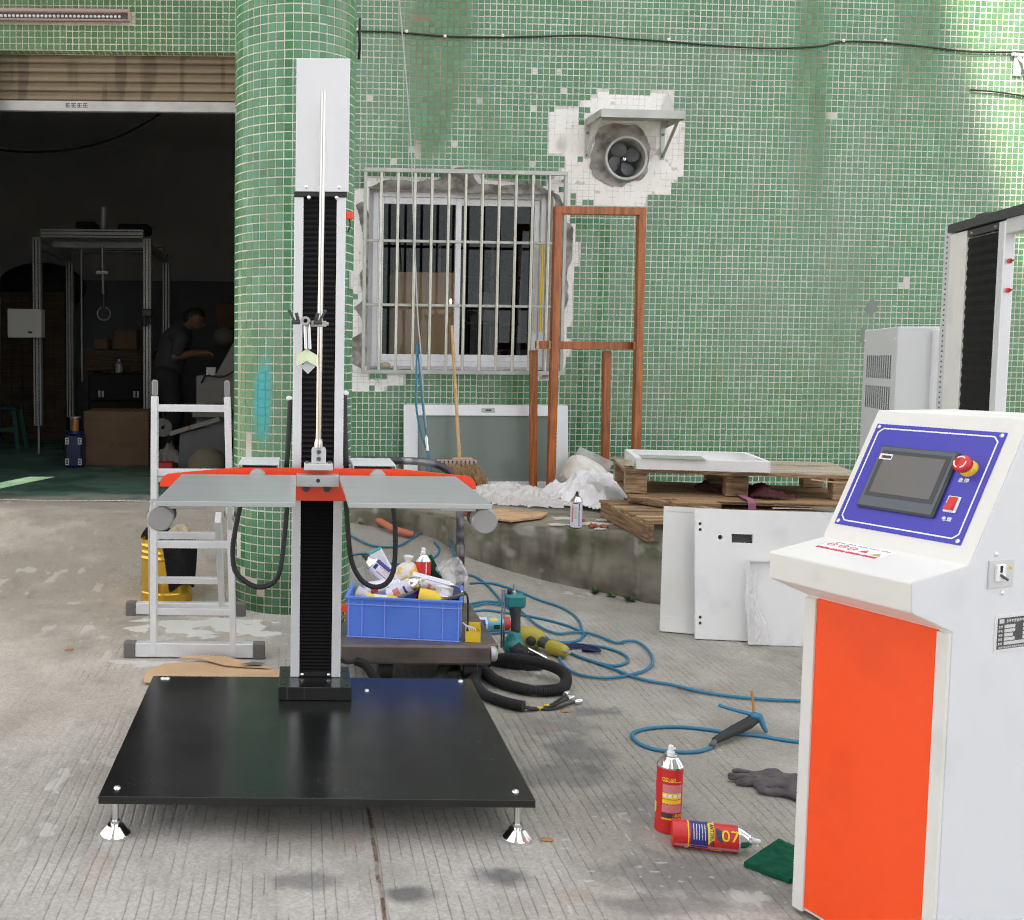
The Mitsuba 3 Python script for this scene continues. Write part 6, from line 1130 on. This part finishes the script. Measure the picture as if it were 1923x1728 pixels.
# ---------------------------------------------------------------- inside the garage
GF = .243
gm = thing('aluminium_test_rig', 'tall open test rig of slotted aluminium profile inside the dark garage', 'machine')
gx0, gx1, gy0, gy1, gt_ = -2.76, -1.60, 11.3, 12.9, 2.60
def prof_bar(p, q, w):
    m = [bar(p, q, w, w, c=.004)]; return cat(m)
for x, y in ((gx0, gy0), (gx1, gy0), (gx0, gy1), (gx1, gy1)):
    pk = part(gm, 'post', prof_bar((x, y, GF + .30), (x, y, gt_ - .08), .085), 'alu_dull')
    for o in (-.018, .018): sub(pk, 'slot', bx((x + o - .006, y - .0445, GF + .31), (x + o + .006, y - .0427, gt_ - .09), 0), 'charcoal')
    sub(pk, 'foot', cyl((x, y, GF), (x, y, GF + .2995), .012, 10), 'alu_dull', 40)
for y in (gy0, gy1):
    pk = part(gm, 'top_beam', prof_bar((gx0 + .04, y, gt_ - .035), (gx1 - .04, y, gt_ - .035), .09), 'alu_dull')
    for o in (-.02, .02): sub(pk, 'slot', bx((gx0 + .05, y - .0470, gt_ - .035 + o - .006), (gx1 - .05, y - .0452, gt_ - .035 + o + .006), 0), 'charcoal')
for x in (gx0, gx1): part(gm, 'side_beam', prof_bar((x, gy0 + .05, gt_ - .16), (x, gy1 - .05, gt_ - .16), .07), 'alu_dull')
part(gm, 'mid_beam', prof_bar((gx0 + .05, 11.8, gt_ - .1), (gx1 - .05, 11.8, gt_ - .1), .07), 'alu_dull')
part(gm, 'ball_screw', cyl((-2.12, 11.6, gt_ - .02), (-2.12, 11.6, 2.88), .045, 14), 'alu_dull', 40); part(gm, 'motor', bx((-2.4, 11.5, gt_), (-2.19, 11.8, gt_ + .12), .02), 'black_matt'); part(gm, 'motor', bx((-1.95, 11.5, gt_), (-1.62, 11.8, gt_ + .10), .02), 'black_matt')
rd_ = part(gm, 'push_rod', cyl((-2.115, 11.5, 2.47), (-2.105, 11.5, 1.95), .014, 10), 'alu_dull', 40); sub(rd_, 'clamp', bx((-2.18, 11.48, 2.16), (-2.05, 11.52, 2.195), .003), 'plastic_white'); sub(rd_, 'shackle', xf(trimesh.creation.torus(.07, .009, 24, 8), tr(-2.10, 11.5, 1.74) @ rot([1, 0, 0], 90)), 'alu_dull', True); sub(rd_, 'lower_rod', cyl((-2.105, 11.5, 1.95), (-2.10, 11.5, 1.80), .02, 10), 'charcoal', 40)
part(gm, 'tie_rod', cyl((-2.42, 11.9, 1.0), (-2.42, 11.9, 2.5), .010, 8), 'alu_dull', 40)
part(gm, 'air_regulator', cat([bx((gx1 - .05, 11.18, 1.70), (gx1 + .06, 11.25, 1.78), .01), cyl((gx1 - .02, 11.2, 1.60), (gx1 - .02, 11.2, 1.699), .03, 12), cyl((gx1 + .04, 11.2, 1.62), (gx1 + .04, 11.2, 1.699), .025, 12)]), 'charcoal')
cbx = part(gm, 'control_box', bx((-3.02, 11.08, 1.47), (-2.67, 11.24, 1.765), .004), 'cream', label='pale control box on the left post'); sub(cbx, 'badge', bx((-2.81, 11.074, 1.515), (-2.765, 11.0795, 1.535), .002), 'charcoal')
one('garage_cable', 'dark sagging cable under the garage ceiling', 'cable', tube(spline([(-4.2, 12, 3.7), (-3.3, 12, 3.55), (-2.6, 12, 3.56), (-2.0, 12, 3.72), (-1.5, 12, 4.0), (-1.2, 12, 4.2)], 6), .012, 6), 'rubber', True)
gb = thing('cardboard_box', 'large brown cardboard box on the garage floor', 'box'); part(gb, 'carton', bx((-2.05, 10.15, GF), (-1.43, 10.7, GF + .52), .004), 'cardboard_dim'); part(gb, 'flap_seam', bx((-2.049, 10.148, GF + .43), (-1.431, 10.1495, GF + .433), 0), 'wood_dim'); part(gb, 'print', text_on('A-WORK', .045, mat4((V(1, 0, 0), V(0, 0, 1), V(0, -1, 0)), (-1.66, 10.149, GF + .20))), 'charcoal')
hj = thing('hydraulic_unit', 'dark blue hydraulic unit with white corner labels on the garage floor', 'hydraulic unit'); hx, hy = -2.10, 10.0
part(hj, 'body', xf(bx((-.085, -.085, 0), (.085, .085, .315), .02), tr(hx, hy, GF)), 'blue_dark'); part(hj, 'collar', cyl((hx, hy, GF + .316), (hx, hy, GF + .34), .085, 24), 'blue_dark', 40); part(hj, 'piston', cyl((hx, hy, GF + .341), (hx, hy, GF + .46), .036, 20), 'bronze', 40); part(hj, 'piston_cap', cyl((hx, hy, GF + .461), (hx, hy, GF + .474), .055, 20), 'alu_dull', 40)
for x in (-.06, .06):
    for z in (.055, .25):
        l_ = part(hj, 'label', bx((hx + x - .017, hy - .0885, GF + z - .03), (hx + x + .017, hy - .0855, GF + z + .03), .001), 'print_white'); sub(l_, 'mark', [bx((hx + x - .010, hy - .0895, GF + z - .022), (hx + x + .010, hy - .0888, GF + z - .004), 0), bx((hx + x - .010, hy - .0895, GF + z + .004), (hx + x + .010, hy - .0888, GF + z + .022), 0)], 'charcoal')
sto = thing('plastic_stool', 'dark green plastic stool at the left of the garage', 'stool'); sx, sy = -3.28, 11.9
part(sto, 'seat', bx((sx - .15, sy - .15, GF + .44), (sx + .15, sy + .15, GF + .47), .01), 'stool_green')
for a, b_ in ((-1, -1), (1, -1), (-1, 1), (1, 1)): part(sto, 'leg', bar((sx + .19 * a, sy + .19 * b_, GF), (sx + .13 * a, sy + .13 * b_, GF + .4395), .05, .02, up=(0, 1, 0)), 'stool_green')
part(sto, 'stretcher', [bar((sx - .155, sy - .16, GF + .22), (sx + .155, sy - .16, GF + .22), .012, .05)], 'stool_green')
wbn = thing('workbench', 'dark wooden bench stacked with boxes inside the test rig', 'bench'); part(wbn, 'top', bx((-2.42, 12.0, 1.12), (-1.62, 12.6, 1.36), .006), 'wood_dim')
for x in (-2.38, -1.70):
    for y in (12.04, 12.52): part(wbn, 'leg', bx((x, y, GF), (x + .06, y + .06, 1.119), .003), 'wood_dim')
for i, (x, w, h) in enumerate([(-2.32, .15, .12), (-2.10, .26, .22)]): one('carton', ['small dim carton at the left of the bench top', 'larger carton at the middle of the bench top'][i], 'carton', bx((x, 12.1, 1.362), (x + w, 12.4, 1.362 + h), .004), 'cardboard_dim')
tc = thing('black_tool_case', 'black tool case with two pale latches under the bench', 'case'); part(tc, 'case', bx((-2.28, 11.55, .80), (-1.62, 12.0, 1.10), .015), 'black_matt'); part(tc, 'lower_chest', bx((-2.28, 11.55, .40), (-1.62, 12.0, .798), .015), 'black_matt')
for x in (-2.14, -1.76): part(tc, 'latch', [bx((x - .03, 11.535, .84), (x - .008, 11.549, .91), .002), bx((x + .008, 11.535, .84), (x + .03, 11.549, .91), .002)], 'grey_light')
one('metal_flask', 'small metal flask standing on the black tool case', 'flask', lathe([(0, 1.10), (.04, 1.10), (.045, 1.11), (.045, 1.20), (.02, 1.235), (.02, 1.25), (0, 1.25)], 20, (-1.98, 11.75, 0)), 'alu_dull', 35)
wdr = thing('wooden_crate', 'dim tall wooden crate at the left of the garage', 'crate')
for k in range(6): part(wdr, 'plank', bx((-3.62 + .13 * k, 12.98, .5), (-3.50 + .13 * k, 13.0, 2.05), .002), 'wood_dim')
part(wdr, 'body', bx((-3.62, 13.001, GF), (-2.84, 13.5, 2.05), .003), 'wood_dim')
one('dark_tarpaulin', 'black tarpaulin bulging over the top of the wooden crate', 'tarpaulin', ball((-3.2, 13.3, 2.12), .5, 3, (1.1, .6, .62)), 'black_matt', True)
# lit machines at the right of the garage
gw = thing('white_bench_machine', 'white machine with a sloping side panel behind the ladder in the garage', 'machine')
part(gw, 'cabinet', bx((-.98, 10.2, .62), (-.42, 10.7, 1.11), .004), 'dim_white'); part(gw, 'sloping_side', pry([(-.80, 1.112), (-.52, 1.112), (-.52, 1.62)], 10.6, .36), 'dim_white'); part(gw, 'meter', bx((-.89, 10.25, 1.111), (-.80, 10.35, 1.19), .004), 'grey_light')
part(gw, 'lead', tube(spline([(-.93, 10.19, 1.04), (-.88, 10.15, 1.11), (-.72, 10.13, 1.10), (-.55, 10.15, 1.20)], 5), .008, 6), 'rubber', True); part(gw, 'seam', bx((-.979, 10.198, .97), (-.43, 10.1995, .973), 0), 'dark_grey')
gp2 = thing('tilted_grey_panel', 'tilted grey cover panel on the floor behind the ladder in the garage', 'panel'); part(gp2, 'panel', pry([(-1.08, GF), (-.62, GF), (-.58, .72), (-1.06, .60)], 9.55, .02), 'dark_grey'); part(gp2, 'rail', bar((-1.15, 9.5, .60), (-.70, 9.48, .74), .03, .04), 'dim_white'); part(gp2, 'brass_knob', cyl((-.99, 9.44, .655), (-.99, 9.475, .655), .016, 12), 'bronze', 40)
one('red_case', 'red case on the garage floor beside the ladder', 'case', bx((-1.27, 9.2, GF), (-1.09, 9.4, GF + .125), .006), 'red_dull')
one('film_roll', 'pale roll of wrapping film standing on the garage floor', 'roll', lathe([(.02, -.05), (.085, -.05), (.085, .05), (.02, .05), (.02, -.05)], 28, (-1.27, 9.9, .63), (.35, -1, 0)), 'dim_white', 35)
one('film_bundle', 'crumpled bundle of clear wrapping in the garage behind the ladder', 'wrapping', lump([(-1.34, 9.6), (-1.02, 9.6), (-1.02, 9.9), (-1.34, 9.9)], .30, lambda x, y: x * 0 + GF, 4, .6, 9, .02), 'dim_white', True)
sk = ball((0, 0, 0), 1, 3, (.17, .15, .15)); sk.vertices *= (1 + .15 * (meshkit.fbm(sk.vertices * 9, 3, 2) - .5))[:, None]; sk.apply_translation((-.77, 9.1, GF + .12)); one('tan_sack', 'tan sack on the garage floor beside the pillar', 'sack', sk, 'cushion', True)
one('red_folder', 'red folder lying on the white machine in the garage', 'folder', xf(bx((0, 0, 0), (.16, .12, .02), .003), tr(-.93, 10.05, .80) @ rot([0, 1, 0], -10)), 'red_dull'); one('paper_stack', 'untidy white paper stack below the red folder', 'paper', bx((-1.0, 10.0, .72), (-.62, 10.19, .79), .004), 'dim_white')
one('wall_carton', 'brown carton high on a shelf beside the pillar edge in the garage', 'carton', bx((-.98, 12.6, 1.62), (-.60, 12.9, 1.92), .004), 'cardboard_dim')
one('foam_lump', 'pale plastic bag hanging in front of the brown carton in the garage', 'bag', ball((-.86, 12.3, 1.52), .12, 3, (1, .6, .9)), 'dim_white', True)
# the man at work
pn = thing('person', 'man in a grey shirt and dark trousers bending over a machine in the dark garage', 'person')
py_ = 10.5
Pp = lambda x, z, dy=0.: V(x, py_ + dy, z)
hip, chest, neck = Pp(-1.30, 1.10), Pp(-1.21, 1.42), Pp(-1.12, 1.56)
ch = [[(hip, .135), (Pp(-1.27, 1.25), .135), (chest, .15), (Pp(-1.17, 1.50), .11), (neck, .058), (Pp(-1.07, 1.60), .055)]]
ch += [[(Pp(-1.30, 1.10, s * .07), .11), (Pp(-1.27, 1.08, s * .09), .10), (Pp(-1.22, .70, s * .10), .07), (Pp(-1.30, .33, s * .10), .045), (Pp(-1.30, .29, s * .10), .042), (Pp(-1.17, .272, s * .12), .03)] for s in (-1, 1)]
ch += [[(Pp(-1.17, 1.49, s * .12), .085), (Pp(-1.14, 1.46, s * .19), .062), (Pp(-1.19, 1.29, s * .21), .045), (Pp(-1.05, 1.315, s * .16), .036), (Pp(-.96, 1.325, s * .12), .027)] for s in (-1, 1)]
ch += [[(Pp(-.96, 1.325, s * .12), .030), (Pp(-.90, 1.325, s * .10), .032)] for s in (-1, 1)]
ch.append([(Pp(-1.07, 1.60), .055), (Pp(-1.04, 1.635), .085), (Pp(-1.02, 1.66), .092)]); ch.append([(Pp(-1.0, 1.60), .055), (Pp(-1.02, 1.65), .085)]); ch.append([(Pp(-.945, 1.615), .012), (Pp(-.93, 1.60), .013)])
for s in (-1, 1):
    for k in range(4): ch.append([(Pp(-.905, 1.335 - .004 * k, s * .10 + (k - 1.5) * .018), .010), (Pp(-.87, 1.33 - .006 * k, s * .095 + (k - 1.5) * .019), .009), (Pp(-.845 - .004 * k, 1.305, s * .09 + (k - 1.5) * .019), .008)])
    ch.append([(Pp(-.93, 1.31, s * .085), .012), (Pp(-.90, 1.29, s * .07), .010), (Pp(-.875, 1.285, s * .065), .009)]); ch.append([(Pp(-1.055, 1.635, s * .088), .016), (Pp(-1.055, 1.655, s * .09), .017)])
part(pn, 'body', body(ch, .018, 4), 'skin', True)
grow = lambda chains, g: [[(p, r + g) for p, r in c] for c in chains]
part(pn, 'shirt', body(grow([[(Pp(-1.295, 1.14), .135), (Pp(-1.27, 1.25), .135), (chest, .15), (Pp(-1.17, 1.50), .11)]] + [[(Pp(-1.17, 1.49, s * .12), .085), (Pp(-1.14, 1.46, s * .19), .062), (Pp(-1.175, 1.34, s * .207), .052)] for s in (-1, 1)], .014), .02, 5), 'shirt', True)
part(pn, 'trousers', body(grow([[(Pp(-1.30, 1.08, s * .06), .12), (Pp(-1.27, 1.06, s * .09), .10), (Pp(-1.22, .70, s * .10), .07), (Pp(-1.30, .33, s * .10), .050)] for s in (-1, 1)] + [[(Pp(-1.30, 1.1, -.07), .115), (Pp(-1.30, 1.1, .07), .115)]], .014), .02, 5), 'trousers', True)
part(pn, 'hair', body([[(Pp(-1.03, 1.685), .088), (Pp(-1.06, 1.665), .082)], [(Pp(-1.0, 1.695), .075), (Pp(-1.03, 1.69), .08)]], .018, 4), 'hair', True)
part(pn, 'collar', body([[(Pp(-1.135, 1.56, -.06), .014), (Pp(-1.10, 1.575, -.045), .014)], [(Pp(-1.135, 1.56, -.06), .014), (Pp(-1.15, 1.56, 0), .014)]], .012, 3), 'shirt', True)
for s in (-1, 1): part(pn, 'shoe', body([[(Pp(-1.33, .275, s * .10), .03), (Pp(-1.14, .272, s * .12), .028)]], .02, 3), 'black_matt', True)
